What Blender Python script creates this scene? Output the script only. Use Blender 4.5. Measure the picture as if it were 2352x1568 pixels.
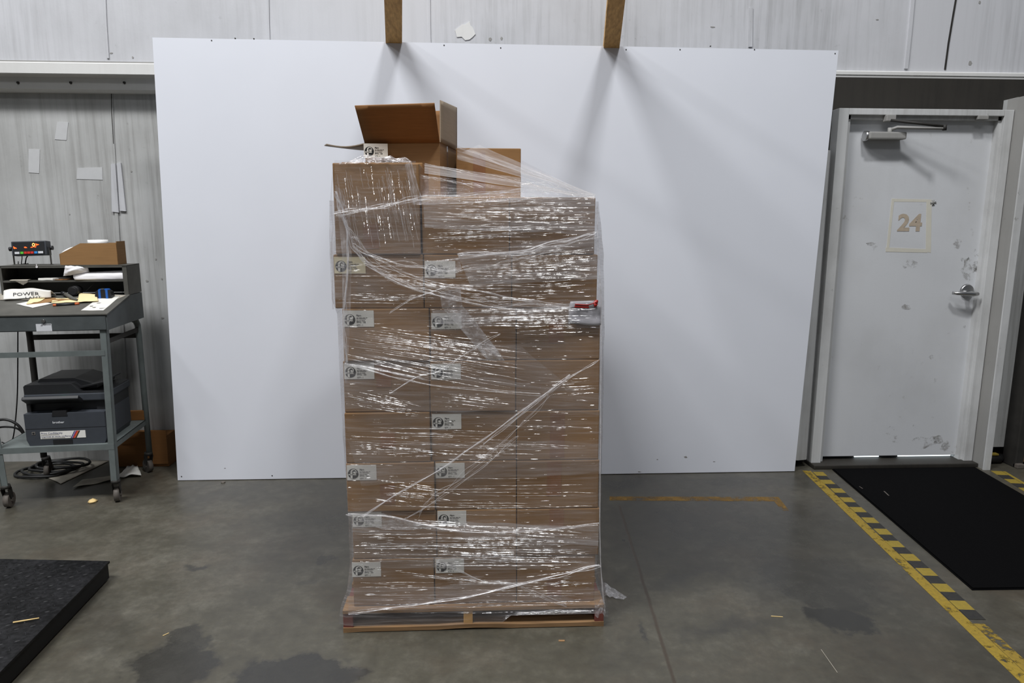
import bpy, bmesh, math, random
from mathutils import Vector, Matrix
random.seed(7)
SC = bpy.context.scene
for o in list(bpy.data.objects):
    bpy.data.objects.remove(o)

# ------------------------------------------------------------------ camera
YAW, PITCH, ROLL, CAMZ, FPX = .0474, .1698, .0023, 1.4777, 1568.0
_f = Vector((math.sin(YAW)*math.cos(PITCH), math.cos(YAW)*math.cos(PITCH), -math.sin(PITCH)))
_r0 = Vector((math.cos(YAW), -math.sin(YAW), 0)); _u0 = _r0.cross(_f)
_r = _r0*math.cos(ROLL) + _u0*math.sin(ROLL); _u = _u0*math.cos(ROLL) - _r0*math.sin(ROLL)
CAM = Vector((0, 0, CAMZ))
cd = bpy.data.cameras.new('camera'); cam = bpy.data.objects.new('camera', cd)
SC.collection.objects.link(cam)
cd.sensor_width = 36; cd.lens = 36*FPX/2352; cd.clip_start = .05; cd.clip_end = 100
M = Matrix((_r, _u, -_f)).transposed().to_4x4(); M.translation = CAM
cam.matrix_world = M
SC.camera = cam
# ------------------------------------------------------------------ world, lamps, exposure
SC.view_settings.view_transform = 'Standard'; SC.view_settings.look = 'None'
SC.view_settings.gamma = 1; SC.view_settings.use_curve_mapping = False
SC.view_settings.exposure = 0.0
w = bpy.data.worlds.new('world'); SC.world = w; w.use_nodes = True
w.node_tree.nodes['Background'].inputs[0].default_value = (.80, .88, 1, 1)
w.node_tree.nodes['Background'].inputs[1].default_value = .10
def lamp(name, loc, sx, sy, power, target=None, col=(.985, .99, 1)):
    d = bpy.data.lights.new(name, 'AREA'); d.shape = 'RECTANGLE'; d.size = sx; d.size_y = sy
    d.energy = power; d.color = col
    o = bpy.data.objects.new(name, d); SC.collection.objects.link(o); o.location = loc
    if target:
        o.rotation_euler = (Vector(target)-Vector(loc)).to_track_quat('-Z', 'Y').to_euler()
    return o
lamp('ceiling_lamp', (1.3, .2, 8.3), 1.0, .5, 325)
lamp('ceiling_lamp', (-3.2, .3, 8.3), 3.0, 1.2, 680)
lamp('ceiling_lamp', (-7.0, -.5, 8.3), 1.2, .5, 130, (-2.5, 2.5, 0))
lamp('ceiling_lamp', (-1.0, -5.0, 8.3), 6.0, 2.0, 165)
if hasattr(SC, 'cycles'):
    SC.cycles.transparent_max_bounces = 48
    SC.cycles.max_bounces = 10

# ------------------------------------------------------------------ pixel -> place helpers
def ray(x, y): return _f + _r*((x-1176)/FPX) + _u*((784-y)/FPX)
def onz(x, y, z=0.): d = ray(x, y); return CAM + d*((z-CAMZ)/d.z)
def ony(x, y, Y): d = ray(x, y); return CAM + d*(Y/d.y)
def onx(x, y, X): d = ray(x, y); return CAM + d*(X/d.x)
# ------------------------------------------------------------------ materials
def srgb(r, g, b):
    f = lambda c: (c/255/12.92) if c/255 <= .04045 else ((c/255+.055)/1.055)**2.4
    return (f(r), f(g), f(b), 1)
class NT:
    def __init__(s, name):
        s.m = bpy.data.materials.new(name); s.m.use_nodes = True
        s.t = s.m.node_tree; s.t.nodes.clear()
        s.out = s.t.nodes.new('ShaderNodeOutputMaterial')
    def n(s, typ, ins=None, **kw):
        nd = s.t.nodes.new('ShaderNode'+typ)
        for k, v in kw.items(): setattr(nd, k, v)
        for k, v in (ins or {}).items():
            if isinstance(v, tuple) and len(v) == 2 and hasattr(v[0], 'outputs'): s.t.links.new(v[0].outputs[v[1]], nd.inputs[k])
            elif hasattr(v, 'outputs'): s.t.links.new(v.outputs[0], nd.inputs[k])
            else: nd.inputs[k].default_value = v
        return nd
    def mix(s, fac, a, b, blend='MIX'):
        nd = s.t.nodes.new('ShaderNodeMix'); nd.data_type = 'RGBA'; nd.blend_type = blend
        for k, v in ((0, fac), (6, a), (7, b)):
            if isinstance(v, tuple) and len(v) == 2 and hasattr(v[0], 'outputs'): s.t.links.new(v[0].outputs[v[1]], nd.inputs[k])
            elif hasattr(v, 'outputs'): s.t.links.new(v.outputs[2] if v.bl_idname == 'ShaderNodeMix' else v.outputs[0], nd.inputs[k])
            else: nd.inputs[k].default_value = v
        return nd
    def math(s, op, a, b=0., clamp=False):
        return s.n('Math', {0: a, 1: b}, operation=op, use_clamp=clamp)
    def ramp(s, fac, stops):
        nd = s.n('ValToRGB', {0: fac}); e = nd.color_ramp.elements
        while len(e) < len(stops): e.new(.5)
        for el, (p, c) in zip(e, stops):
            el.position = p; el.color = c if len(c) == 4 else (*c, 1)
        return nd
    def lin(s, fac, lo, hi):
        return s.n('MapRange', {0: fac, 1: lo, 2: hi, 3: 0., 4: 1.}, clamp=True)
    def coords(s, scale=(1, 1, 1), kind='Object', rot=(0, 0, 0)):
        tc = s.n('TexCoord')
        return s.n('Mapping', {0: (tc, kind), 2: rot, 3: scale})
    def noise(s, vec, scale, detail=3., rough=.55, dist=0.):
        return s.n('TexNoise', {'Vector': vec, 'Scale': scale, 'Detail': detail, 'Roughness': rough, 'Distortion': dist})
    def done(s, sh):
        s.t.links.new(sh.outputs[0], s.out.inputs[0]); return s.m
    def col(s, v): return (v, 2) if v.bl_idname == 'ShaderNodeMix' else (v, 0)
    def bsdf(s, color, rough=.6, metal=0., bump=None, bstr=.3, bdist=.002, spec=.5, **kw):
        ins = {'Roughness': rough, 'Metallic': metal, 'Specular IOR Level': spec}
        ins['Base Color'] = s.col(color) if hasattr(color, 'outputs') else color
        if bump is not None:
            ins['Normal'] = s.n('Bump', {'Strength': bstr, 'Distance': bdist, 'Height': bump})
        ins.update(kw)
        return s.n('BsdfPrincipled', ins)
def simple(name, c, rough=.55, metal=0., var=.12, scale=30., spec=.5, stretch=(1, 1, 1), bstr=.15):
    t = NT(name); v = t.coords(stretch); n = t.noise(v, scale, 4.)
    d = tuple(x*(1-var) for x in c[:3])+(1,); l = tuple(min(1, x*(1+var)) for x in c[:3])+(1,)
    cc = t.ramp(n, [(.3, d), (.7, l)])
    return t.done(t.bsdf(cc, rough, metal, n, bstr, .001, spec))
def emit(name, c, s):
    t = NT(name); n = t.n('Emission', {0: c, 1: s}); return t.done(n)
MATS = {}
def dirty(name, base, dark, streak=.5, amount=.6, rough=.6, vscale=(7, 7, .35), spots=.5, fine=90.):
    """painted surface with vertical grime streaks, blotches and scuffs"""
    t = NT(name)
    a = t.noise(t.coords(vscale), 4., 6., .65)
    b = t.noise(t.coords((1, 1, .8)), 1.7, 5., .6)
    c = t.noise(t.coords((1, 1, 1)), 24., 3., .6)
    fs = t.lin(a, .45, .75); fb = t.lin(b, .45, .72); fc = t.lin(c, .66, .76)
    bm_ = t.lin(t.noise(t.coords((1, 1, .25)), .9, 3., .5), .40, .62)
    fs = t.math('MULTIPLY', fs, t.math('ADD', .15, bm_))
    m = t.math('MULTIPLY', fs, streak); m = t.math('ADD', m, t.math('MULTIPLY', fb, amount*.6))
    m = t.math('ADD', m, t.math('MULTIPLY', t.math('MULTIPLY', fc, fb), spots), True)
    m = t.math('MULTIPLY', m, amount, True)
    g = t.noise(t.coords(), fine, 2.)
    return t.done(t.bsdf(t.mix(m, base, dark), rough, 0, g, .12, .002))
MATS['board'] = simple('white_sheet', srgb(222, 225, 233), .5, 0, .012, 3., .35, bstr=.02)
MATS['upper'] = dirty('upper_wall_paint', srgb(196, 197, 201), srgb(112, 112, 110), .50, .62)
MATS['lower'] = dirty('lower_wall_paint', srgb(180, 181, 180), srgb(95, 92, 86), .7, .75, vscale=(9, 9, .25))
MATS['beam'] = dirty('beam_paint', srgb(214, 214, 212), srgb(120, 112, 102), .15, .4)
MATS['dark_trim'] = dirty('near_black_trim', srgb(46, 43, 38), srgb(14, 13, 12), .6, .9)
MATS['door'] = dirty('door_paint', srgb(204, 206, 209), srgb(128, 122, 112), .12, .50, .45, spots=1.2)
MATS['frame'] = dirty('door_frame_paint', srgb(200, 201, 201), srgb(86, 80, 70), .5, .8, .5, spots=1.2)
MATS['grey_post'] = dirty('grey_post_paint', srgb(150, 149, 146), srgb(84, 80, 74), .3, .6)
MATS['wood'] = simple('raw_timber', srgb(196, 158, 104), .75, 0, .25, 5., .3, (14, .6, 14))
MATS['dark'] = simple('blackened_steel', srgb(40, 38, 35), .7, .0, .3, 12)
def cardboard(name, c, seed=0.):
    t = NT(name)
    fl = t.noise(t.coords((1, 1, 26)), 7., 4., .6)
    bl = t.noise(t.coords((1, 1, 1)), 3.1+seed, 4.)
    gr = t.noise(t.coords((1, 1, 1)), 260., 2.)
    d = tuple(x*.86 for x in c[:3])+(1,); l = tuple(x*1.1 for x in c[:3])+(1,)
    m = t.math('ADD', t.math('MULTIPLY', fl, .45), t.math('MULTIPLY', bl, .55))
    cc = t.ramp(m, [(.35, d), (.65, l)])
    return t.done(t.bsdf(cc, .78, 0, gr, .12, .001, .25))
MATS['card'] = cardboard('brown_cardboard', srgb(138, 106, 72))
MATS['card2'] = cardboard('tan_cardboard', srgb(146, 111, 72), .6)
MATS['card_in'] = cardboard('cardboard_inside', srgb(132, 94, 58), .3)
MATS['kraft'] = cardboard('greyish_cardboard', srgb(146, 132, 114), .2)
MATS['card_dark'] = cardboard('dark_cardboard', srgb(128, 88, 50), .9)
MATS['tape'] = simple('brown_tape', srgb(134, 94, 64), .35, 0, .1, 40)
MATS['paper'] = simple('white_paper', srgb(226, 224, 218), .7, 0, .03, 20)
MATS['paper_g'] = simple('grey_paper', srgb(160, 154, 142), .75, 0, .15, 14)
MATS['label'] = simple('label_paper', srgb(222, 220, 212), .5, 0, .03, 30)
MATS['label_y'] = simple('yellowed_label_paper', srgb(226, 214, 178), .5, 0, .03, 30)
MATS['ink'] = simple('black_ink', srgb(26, 26, 28), .5, 0, .05)
MATS['ink_g'] = simple('grey_ink', srgb(112, 108, 104), .6, 0, .05)
MATS['manila'] = simple('manila_card', srgb(228, 210, 162), .7, 0, .04)
MATS['steel'] = simple('grey_green_enamel', srgb(74, 79, 80), .5, .0, .14, 14, .4)
MATS['leg_paint'] = simple('blue_grey_enamel', srgb(100, 107, 106), .5, .0, .12, 14, .4)
MATS['steel_t'] = simple('worn_grey_enamel', srgb(82, 81, 76), .55, .0, .2, 9, .4)
MATS['rubber'] = simple('grey_rubber', srgb(92, 86, 80), .7, 0, .2)
MATS['black'] = simple('black_plastic', srgb(30, 30, 32), .45, 0, .1)
MATS['printer'] = simple('dark_grey_plastic', srgb(58, 62, 68), .5, 0, .06)
MATS['printer_d'] = simple('near_black_plastic', srgb(34, 35, 37), .45, 0, .06)
MATS['chrome'] = simple('brushed_steel', srgb(190, 190, 190), .28, 1., .06)
MATS['cable'] = simple('black_cable', srgb(20, 20, 20), .5, 0, .05)
MATS['mat'] = simple('black_door_mat', srgb(7, 7, 8), .9, 0, .25, 220, .06, bstr=.4)
MATS['redwood'] = simple('red_painted_wood', srgb(118, 64, 54), .75, 0, .25, 9)
MATS['palletwood'] = simple('pallet_wood', srgb(138, 108, 76), .8, 0, .28, 6, .3, (1, 14, 14))
MATS['blockwood'] = simple('yellowed_wood_block', srgb(186, 140, 72), .8, 0, .25, 12)
MATS['bag'] = simple('white_plastic_bag', srgb(226, 224, 226), .45, 0, .04, 20)
MATS['pouch'] = simple('pouch_plastic', srgb(182, 180, 185), .4, 0, .08, 25)
MATS['blue'] = simple('blue_plastic', srgb(38, 92, 170), .4)
MATS['red'] = simple('red_foil', srgb(150, 30, 26), .3)
MATS['orange'] = simple('orange_plastic', srgb(190, 96, 50), .5)
MATS['straw'] = simple('straw', srgb(214, 186, 128), .7)
MATS['rolls'] = simple('white_tape_roll', srgb(234, 234, 232), .5, 0, .02)
for k, c in dict(green=(96, 190, 60), sky=(56, 140, 210), key_red=(200, 50, 40), keygrey=(206, 208, 212), led_navy=(30, 40, 96), violet=(90, 70, 150)).items():
    MATS[k] = simple('key_'+k, srgb(*c), .45, 0, .03)
MATS['led'] = emit('red_led', (1, .06, .01, 1), 6.)
MATS['led_core'] = emit('orange_led', (1, .3, .05, 1), 9.)
MATS['lcd'] = emit('green_lcd', (.1, .9, .4, 1), 1.6)
MATS['stencil'] = simple('faded_brown_paint', srgb(176, 162, 144), .6, 0, .1, 40)
MATS['daylight'] = emit('daylight_gap', (.85, .95, 1, 1), 2.0)

def floor_mat():
    t = NT('concrete_floor')
    p = t.coords()
    big = t.noise(p, .9, 5., .6); mid = t.noise(p, 5., 6., .65); fine = t.noise(p, 42., 7., .75)
    m = t.math('ADD', t.math('MULTIPLY', big, .38), t.math('MULTIPLY', mid, .34))
    m = t.math('ADD', m, t.math('MULTIPLY', t.noise(p, 18., 6., .7), .28))
    c = t.ramp(m, [(.37, srgb(56, 53, 45)), (.5, srgb(76, 73, 63)), (.62, srgb(98, 95, 85))])
    warm = t.lin(t.noise(p, 2.2, 4., .6), .5, .75)
    c = t.mix(t.math('MULTIPLY', warm, .35), (c, 0), srgb(88, 74, 60))
    c = t.mix(t.math('MULTIPLY', t.lin(fine, .40, .68), .55), c, srgb(66, 64, 58))
    # damp patches and old stains with outlines of their own
    wob = t.noise(p, 7., 5., .6)
    wv = t.n('VectorMath', {0: (wob, 1), 1: (-.5, -.5, -.5)}, operation='ADD')
    wv = t.n('VectorMath', {0: wv, 'Scale': .26}, operation='SCALE')
    pp = t.n('VectorMath', {0: p, 1: wv}, operation='ADD')
    tot = None
    for (cx, cy, rx, ry, rot, k, soft) in STAINS:
        q = t.n('VectorMath', {0: pp, 1: (-cx, -cy, 0)}, operation='ADD')
        q = t.n('VectorRotate', {'Vector': q, 'Angle': rot}, rotation_type='Z_AXIS')
        q = t.n('VectorMath', {0: q, 1: (1/rx, 1/ry, 0)}, operation='MULTIPLY')
        ln = t.n('VectorMath', {0: q}, operation='LENGTH')
        f = t.math('MULTIPLY', t.n('MapRange', {0: (ln, 1), 1: 1.+soft, 2: 1.-soft, 3: 0., 4: 1.}), k)
        tot = f if tot is None else t.math('MAXIMUM', tot, f)
    c = t.mix(tot, c, srgb(36, 36, 36))
    # sawn joint that runs from the white sheets to the camera
    a = Vector((.733, 3.361, 0)); b = Vector((.63, 1.986, 0)); d = (b-a).normalized(); nrm = Vector((-d.y, d.x, 0))
    q = t.n('VectorMath', {0: p, 1: tuple(-a)}, operation='ADD')
    jw = t.n('VectorMath', {0: t.n('VectorMath', {0: wv, 'Scale': .05}, operation='SCALE'), 1: q}, operation='ADD')
    dist = t.n('VectorMath', {0: jw, 1: tuple(nrm)}, operation='DOT_PRODUCT')
    dist = t.math('ABSOLUTE', (dist, 1))
    along = t.n('VectorMath', {0: q, 1: tuple(d)}, operation='DOT_PRODUCT')
    on = t.math('GREATER_THAN', (along, 1), -.05)
    jf = t.math('MULTIPLY', t.n('MapRange', {0: dist, 1: .009, 2: .003, 3: 0., 4: .8}), on)
    c = t.mix(jf, c, srgb(58, 48, 38))
    rr = t.math('SUBTRACT', t.math('ADD', .24, t.math('MULTIPLY', mid, .34)), t.math('MULTIPLY', tot, .24))
    bm = t.math('SUBTRACT', t.math('ADD', t.math('MULTIPLY', fine, .5), mid), t.math('MULTIPLY', jf, 2.))
    return t.done(t.bsdf(c, rr, 0, bm, .10, .003, .5))
def st(px, py, rx, ry, rot, k, soft=.12):
    v = onz(px, py); return (v.x, v.y, rx, ry, rot, k, soft)
STAINS = [st(690, 1545, .20, .10, .1, .75), st(400, 1530, .17, .13, .6, .7), st(440, 1465, .07, .08, 0, .6),
          st(1880, 1330, .34, .30, .3, .68, .45), st(1930, 1420, .13, .09, .2, .85, .2), st(1900, 1370, .22, .14, .4, .72, .3), st(1700, 1200, .75, .50, 0, .55, .5), st(2150, 1480, .35, .5, .3, .35, .6), st(1650, 1200, .36, .22, 0, .35, .6),
          st(1620, 1310, .30, .05, -.5, .4, .4), st(1990, 1250, .2, .2, 0, .35, .5), st(770, 1200, .35, .5, 0, .45, .6), st(1560, 1110, .9, .16, 0, .5, .5),
          st(600, 1130, .9, .2, 0, .3, .5), st(440, 1306, .05, .03, 0, .6, .4), st(745, 1290, .06, .04, 0, .6, .4), st(700, 1340, .08, .03, 0, .4, .4),
          st(1430, 1243, .012, .018, 0, .8, .3), st(1690, 1440, .2, .05, -.2, .4, .5), st(1480, 1440, .015, .06, .1, .6, .5), st(2090, 1400, .12, .06, .2, .3, .5),
          st(90, 1130, .3, .2, 0, .5, .5), st(200, 1400, .1, .3, -.8, .3, .5)]
MATS['floor'] = floor_mat()
def patchy(name, c, under, lo, hi, scale=16., ridge=None):
    """worn floor paint: flakes off to the concrete below"""
    t = NT(name); n = t.noise(t.coords(), scale, 6., .7); g = t.noise(t.coords(), 70., 3.)
    cc = t.mix(t.math('MULTIPLY', t.lin(g, .4, .7), .35), c, under)
    sh = t.bsdf(cc, .65, 0, g, .1, .002)
    tr = t.n('BsdfTransparent')
    mx = t.n('MixShader', {0: t.lin(n, lo, hi), 1: tr, 2: sh})
    return t.done(mx)
MATS['yel'] = patchy('worn_yellow_paint', srgb(146, 122, 38), srgb(84, 74, 40), .38, .46)
MATS['yel_worn'] = patchy('flaking_yellow_paint', srgb(140, 116, 38), srgb(74, 66, 42), .47, .53, 14.)
MATS['yel_sq'] = patchy('yellow_tape_square', srgb(142, 122, 42), srgb(100, 88, 44), .30, .38)
MATS['blk_sq'] = patchy('black_tape_square', srgb(36, 35, 34), srgb(60, 58, 50), .26, .34)
MATS['yel_old'] = patchy('faded_yellow_paint', srgb(132, 100, 40), srgb(84, 76, 58), .40, .66, 9.)
MATS['tape_patch'] = simple('old_tape', srgb(188, 189, 190), .6, 0, .03)
MATS['gum'] = simple('tape_residue', srgb(205, 202, 190), .6, 0, .02, 30)
MATS['scuff'] = patchy('grey_scuffs', srgb(150, 147, 142), srgb(120, 116, 108), .50, .75, 14.)

def plate_mat():
    t = NT('black_tread_plate'); p = t.coords()
    a = t.noise(p, 60., 3., .6); b = t.noise(p, 4., 4., .6)
    c = t.ramp(t.math('ADD', t.math('MULTIPLY', a, .5), t.math('MULTIPLY', b, .5)), [(.42, srgb(6, 6, 7)), (.62, srgb(34, 34, 36))])
    return t.done(t.bsdf(c, .5, .0, a, .3, .002, .2))
MATS['plate'] = plate_mat()
MATS['plate_side'] = simple('black_painted_steel', srgb(14, 14, 14), .6, 0, .2, 20, .3)

def film_mat(name, haze, gloss, rough=.12, across=150., along=5., bdist=.004, tint=(.86, .84, .86)):
    """clear stretch film: mostly transparent, some haze, glossy wrinkles that run along U"""
    t = NT(name)
    uv = t.n('TexCoord')
    mp = t.n('Mapping', {0: (uv, 'UV'), 3: (along, across, 1)})
    n1 = t.noise(mp, 1., 4., .6, .25)
    mp2 = t.n('Mapping', {0: (uv, 'UV'), 3: (along*.5, across*.24, 1)})
    n2 = t.noise(mp2, 1., 3., .55, .2)
    mp3 = t.n('Mapping', {0: (uv, 'UV'), 3: (3.2, 7., 1)})
    n3 = t.noise(mp3, 1., 3., .5)
    h = t.math('ADD', t.math('MULTIPLY', n1, .45), t.math('MULTIPLY', n2, 1.))
    bp = t.n('Bump', {'Strength': 1., 'Distance': bdist, 'Height': h})
    gl = t.n('BsdfGlossy', {'Color': (1, 1, 1, 1), 'Roughness': rough, 'Normal': bp})
    df = t.n('BsdfDiffuse', {'Color': (*tint, 1)})
    tl = t.n('BsdfTranslucent', {'Color': (*tint, 1)})
    hz = t.n('MixShader', {0: .35, 1: df, 2: tl})
    tr = t.n('BsdfTransparent', {'Color': (.97, .97, .975, 1)})
    hf = t.math('ADD', t.math('MULTIPLY', t.lin(n2, .38, .75), .5), t.math('MULTIPLY', t.lin(n3, .3, .75), .4))
    hf = t.math('MULTIPLY', t.math('ADD', hf, t.math('MULTIPLY', t.lin(n1, .50, .72), .9)), haze, True)
    a = t.n('MixShader', {0: hf, 1: tr, 2: hz})
    lw = t.n('LayerWeight', {0: .25, 'Normal': bp})
    gf = t.math('MULTIPLY', t.math('ADD', t.math('MULTIPLY', (lw, 0), .6), t.math('MULTIPLY', t.lin(n3, .30, .65), 1.)), gloss, True)
    b = t.n('MixShader', {0: gf, 1: a, 2: gl})
    return t.done(b)
MATS['film'] = film_mat('stretch_film', .20, .12)
MATS['film_thin'] = film_mat('thin_stretch_film', .16, .05, .14)
MATS['film_milky'] = film_mat('doubled_stretch_film', .62, .16, .16, 110., 5.)
MATS['film_smooth'] = film_mat('drawn_stretch_film', .52, .14, .2, 24., 2., .003, (.80, .78, .77))
MATS['film_crumple'] = film_mat('crumpled_stretch_film', .70, .20, .14, 70., 50., .006)
def ridge_mat(name, gloss, haze):
    t = NT(name)
    n = t.noise(t.coords(), 55., 3., .6)
    gl = t.n('BsdfGlossy', {'Color': (1, 1, 1, 1), 'Roughness': .27})
    df = t.n('BsdfDiffuse', {'Color': (.86, .84, .86, 1)}); tr = t.n('BsdfTransparent')
    a = t.n('MixShader', {0: haze, 1: tr, 2: df})
    return t.done(t.n('MixShader', {0: t.math('MULTIPLY', t.lin(n, .42, .62), gloss), 1: a, 2: gl}))
MATS['ridge'] = ridge_mat('film_wrinkle', .70, .06)
MATS['ridge_soft'] = ridge_mat('soft_film_wrinkle', .30, .20)
MATS['rope'] = ridge_mat('roped_stretch_film', .16, .16)

# ------------------------------------------------------------------ mesh helpers
class MB:
    def __init__(s): s.v = []; s.f = []; s.uv = {}; s.mi = []; s.cur = 0; s.smooth = []
    def face(s, pts, uvs=None, smooth=False):
        i = len(s.v); s.v += [Vector(p) for p in pts]; s.f.append(tuple(range(i, i+len(pts))))
        if uvs: s.uv[len(s.f)-1] = uvs
        s.mi.append(s.cur); s.smooth.append(smooth)
    def addidx(s, idx, smooth=False, uvs=None):
        s.f.append(tuple(idx)); s.mi.append(s.cur); s.smooth.append(smooth)
        if uvs: s.uv[len(s.f)-1] = uvs
    def box(s, x0, x1, y0, y1, z0, z1, T=None, bev=0.):
        if bev > 0:
            bm = bmesh.new(); bmesh.ops.create_cube(bm, size=1)
            for v in bm.verts: v.co = Vector(((x0+x1)/2+v.co.x*(x1-x0), (y0+y1)/2+v.co.y*(y1-y0), (z0+z1)/2+v.co.z*(z1-z0)))
            bmesh.ops.bevel(bm, geom=bm.edges[:], offset=bev, segments=2, affect='EDGES', profile=.6)
            s.bm(bm, T); return
        P = [(x0, y0, z0), (x1, y0, z0), (x1, y1, z0), (x0, y1, z0), (x0, y0, z1), (x1, y0, z1), (x1, y1, z1), (x0, y1, z1)]
        s.hexa(P, T)
    def hexa(s, P, T=None):
        """eight corners: bottom ring then top ring"""
        i = len(s.v); s.v += [(T @ Vector(p)) if T else Vector(p) for p in P]
        for q in ((3, 2, 1, 0), (4, 5, 6, 7), (0, 1, 5, 4), (1, 2, 6, 5), (2, 3, 7, 6), (3, 0, 4, 7)): s.addidx([i+k for k in q])
    def bm(s, bm, T=None, smooth=False):
        i = len(s.v); bm.verts.ensure_lookup_table(); bm.verts.index_update()
        s.v += [(T @ v.co) if T else v.co.copy() for v in bm.verts]
        for f in bm.faces: s.addidx([i+v.index for v in f.verts], smooth)
        bm.free()
    def prism(s, poly, axis, a, b, T=None):
        """2-D outline pushed along an axis from a to b"""
        def P(p, t):
            q = {'x': (t, p[0], p[1]), 'y': (p[0], t, p[1]), 'z': (p[0], p[1], t)}[axis]
            return (T @ Vector(q)) if T else Vector(q)
        n = len(poly); i = len(s.v)
        s.v += [P(p, a) for p in poly]+[P(p, b) for p in poly]
        s.addidx(range(i+n-1, i-1, -1)); s.addidx(range(i+n, i+2*n))
        for k in range(n): s.addidx((i+k, i+(k+1) % n, i+n+(k+1) % n, i+n+k))
    def cyl(s, p0, p1, r0, r1=None, n=20, caps=True, smooth=True):
        p0 = Vector(p0); p1 = Vector(p1); r1 = r0 if r1 is None else r1
        d = (p1-p0).normalized(); u = d.orthogonal().normalized(); v = d.cross(u); i = len(s.v)
        for p, r in ((p0, r0), (p1, r1)):
            for k in range(n):
                a = 2*math.pi*k/n; s.v.append(p+u*math.cos(a)*r+v*math.sin(a)*r)
        for k in range(n): s.addidx((i+k, i+(k+1) % n, i+n+(k+1) % n, i+n+k), smooth)
        if caps: s.addidx(range(i+n-1, i-1, -1)); s.addidx(range(i+n, i+2*n))
    def ring(s, c, d, r_in, r_out, h, n=28):
        """a roll: hollow cylinder about axis d"""
        c = Vector(c); d = Vector(d).normalized(); u = d.orthogonal().normalized(); v = d.cross(u); i = len(s.v)
        for hh, r in ((0, r_in), (0, r_out), (h, r_out), (h, r_in)):
            for k in range(n):
                a = 2*math.pi*k/n; s.v.append(c+d*hh+u*math.cos(a)*r+v*math.sin(a)*r)
        for j in range(4):
            for k in range(n):
                s.addidx((i+j*n+k, i+j*n+(k+1) % n, i+((j+1) % 4)*n+(k+1) % n, i+((j+1) % 4)*n+k), j in (1, 3))
    def tube(s, pts, r, n=8, caps=True, flat=None):
        pts = [Vector(p) for p in pts]; i = len(s.v); m = len(pts)
        R = r if isinstance(r, (list, tuple)) else [r]*m
        up = None
        for j, p in enumerate(pts):
            d = (pts[min(j+1, m-1)]-pts[max(j-1, 0)]).normalized()
            if up is None: up = d.orthogonal().normalized()
            u = (up-d*up.dot(d)); u = u.normalized() if u.length > 1e-6 else d.orthogonal().normalized(); up = u; v = d.cross(u)
            for k in range(n):
                a = 2*math.pi*k/n; s.v.append(p+u*math.cos(a)*R[j]+v*math.sin(a)*R[j])
        for j in range(m-1):
            for k in range(n):
                s.addidx((i+j*n+k, i+j*n+(k+1) % n, i+(j+1)*n+(k+1) % n, i+(j+1)*n+k), True)
        if caps: s.addidx(range(i+n-1, i-1, -1)); s.addidx(range(i+(m-1)*n, i+m*n))
    def grid(s, fn, nu, nv, us=1., vs=1., smooth=True):
        i = len(s.v)
        for a in range(nu+1):
            for b in range(nv+1): s.v.append(Vector(fn(a/nu, b/nv)))
        for a in range(nu):
            for b in range(nv):
                k = i+a*(nv+1)+b
                s.addidx((k, k+nv+1, k+nv+2, k+1), smooth, [(a/nu*us, b/nv*vs), ((a+1)/nu*us, b/nv*vs), ((a+1)/nu*us, (b+1)/nv*vs), (a/nu*us, (b+1)/nv*vs)])
    def sheet(s, fn, nu, nv, th, n=None):
        """a sheet with a real thickness, offset along n (default z)"""
        n = Vector(n or (0, 0, 1))*th; i = len(s.v); m = (nu+1)*(nv+1)
        for off in (n, n*0):
            for a in range(nu+1):
                for b in range(nv+1): s.v.append(Vector(fn(a/nu, b/nv))+off)
        w = nv+1
        for a in range(nu):
            for b in range(nv):
                k = i+a*w+b; s.addidx((k, k+w, k+w+1, k+1), True); k += m; s.addidx((k+1, k+w+1, k+w, k), True)
        rim = [a*w for a in range(nu+1)]+[nu*w+b for b in range(1, w)]+[a*w+nv for a in range(nu-1, -1, -1)]+[b for b in range(nv-1, 0, -1)]
        for q in range(len(rim)):
            A, B = i+rim[q], i+rim[(q+1) % len(rim)]; s.addidx((B, A, A+m, B+m))
def base_of(vs):
    return Vector(((min(v.x for v in vs)+max(v.x for v in vs))/2, (min(v.y for v in vs)+max(v.y for v in vs))/2, min(v.z for v in vs)))
def root_loc(p):
    loc = Vector((0, 0, 0))
    while p is not None: loc += p.location; p = p.parent
    return loc
def obj(name, mb, mats, parent=None, label=None, cat=None, group=None, kind=None, recalc=True):
    me = bpy.data.meshes.new(name)
    org = root_loc(parent) if parent is not None else base_of(mb.v)
    me.from_pydata([tuple(v-org) for v in mb.v], [], mb.f)
    if not isinstance(mats, (list, tuple)): mats = [mats]
    for m in mats: me.materials.append(MATS[m] if isinstance(m, str) else m)
    for p, mi, sm in zip(me.polygons, mb.mi, mb.smooth): p.material_index = min(mi, len(mats)-1); p.use_smooth = sm
    if mb.uv:
        uvl = me.uv_layers.new(name='UVMap')
        for fi, uvs in mb.uv.items():
            for li, q in zip(me.polygons[fi].loop_indices, uvs): uvl.data[li].uv = q
    if recalc and not mb.uv:
        bm = bmesh.new(); bm.from_mesh(me); bmesh.ops.recalc_face_normals(bm, faces=bm.faces[:]); bm.to_mesh(me); bm.free()
    o = bpy.data.objects.new(name, me); SC.collection.objects.link(o)
    if parent is not None: o.parent = parent
    else: o.location = org
    if label: o['label'] = label
    if cat: o['category'] = cat
    if group: o['group'] = group
    if kind: o['kind'] = kind
    return o
def thing(name, label, cat, loc, group=None, kind=None):
    o = bpy.data.objects.new(name, None); SC.collection.objects.link(o); o.location = loc; o.empty_display_size = .05
    if label: o['label'] = label
    if cat: o['category'] = cat
    if group: o['group'] = group
    if kind: o['kind'] = kind
    return o
def struct(name, mb, mats, label=None): 
    return obj(name, mb, mats, kind='structure', label=label)
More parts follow.
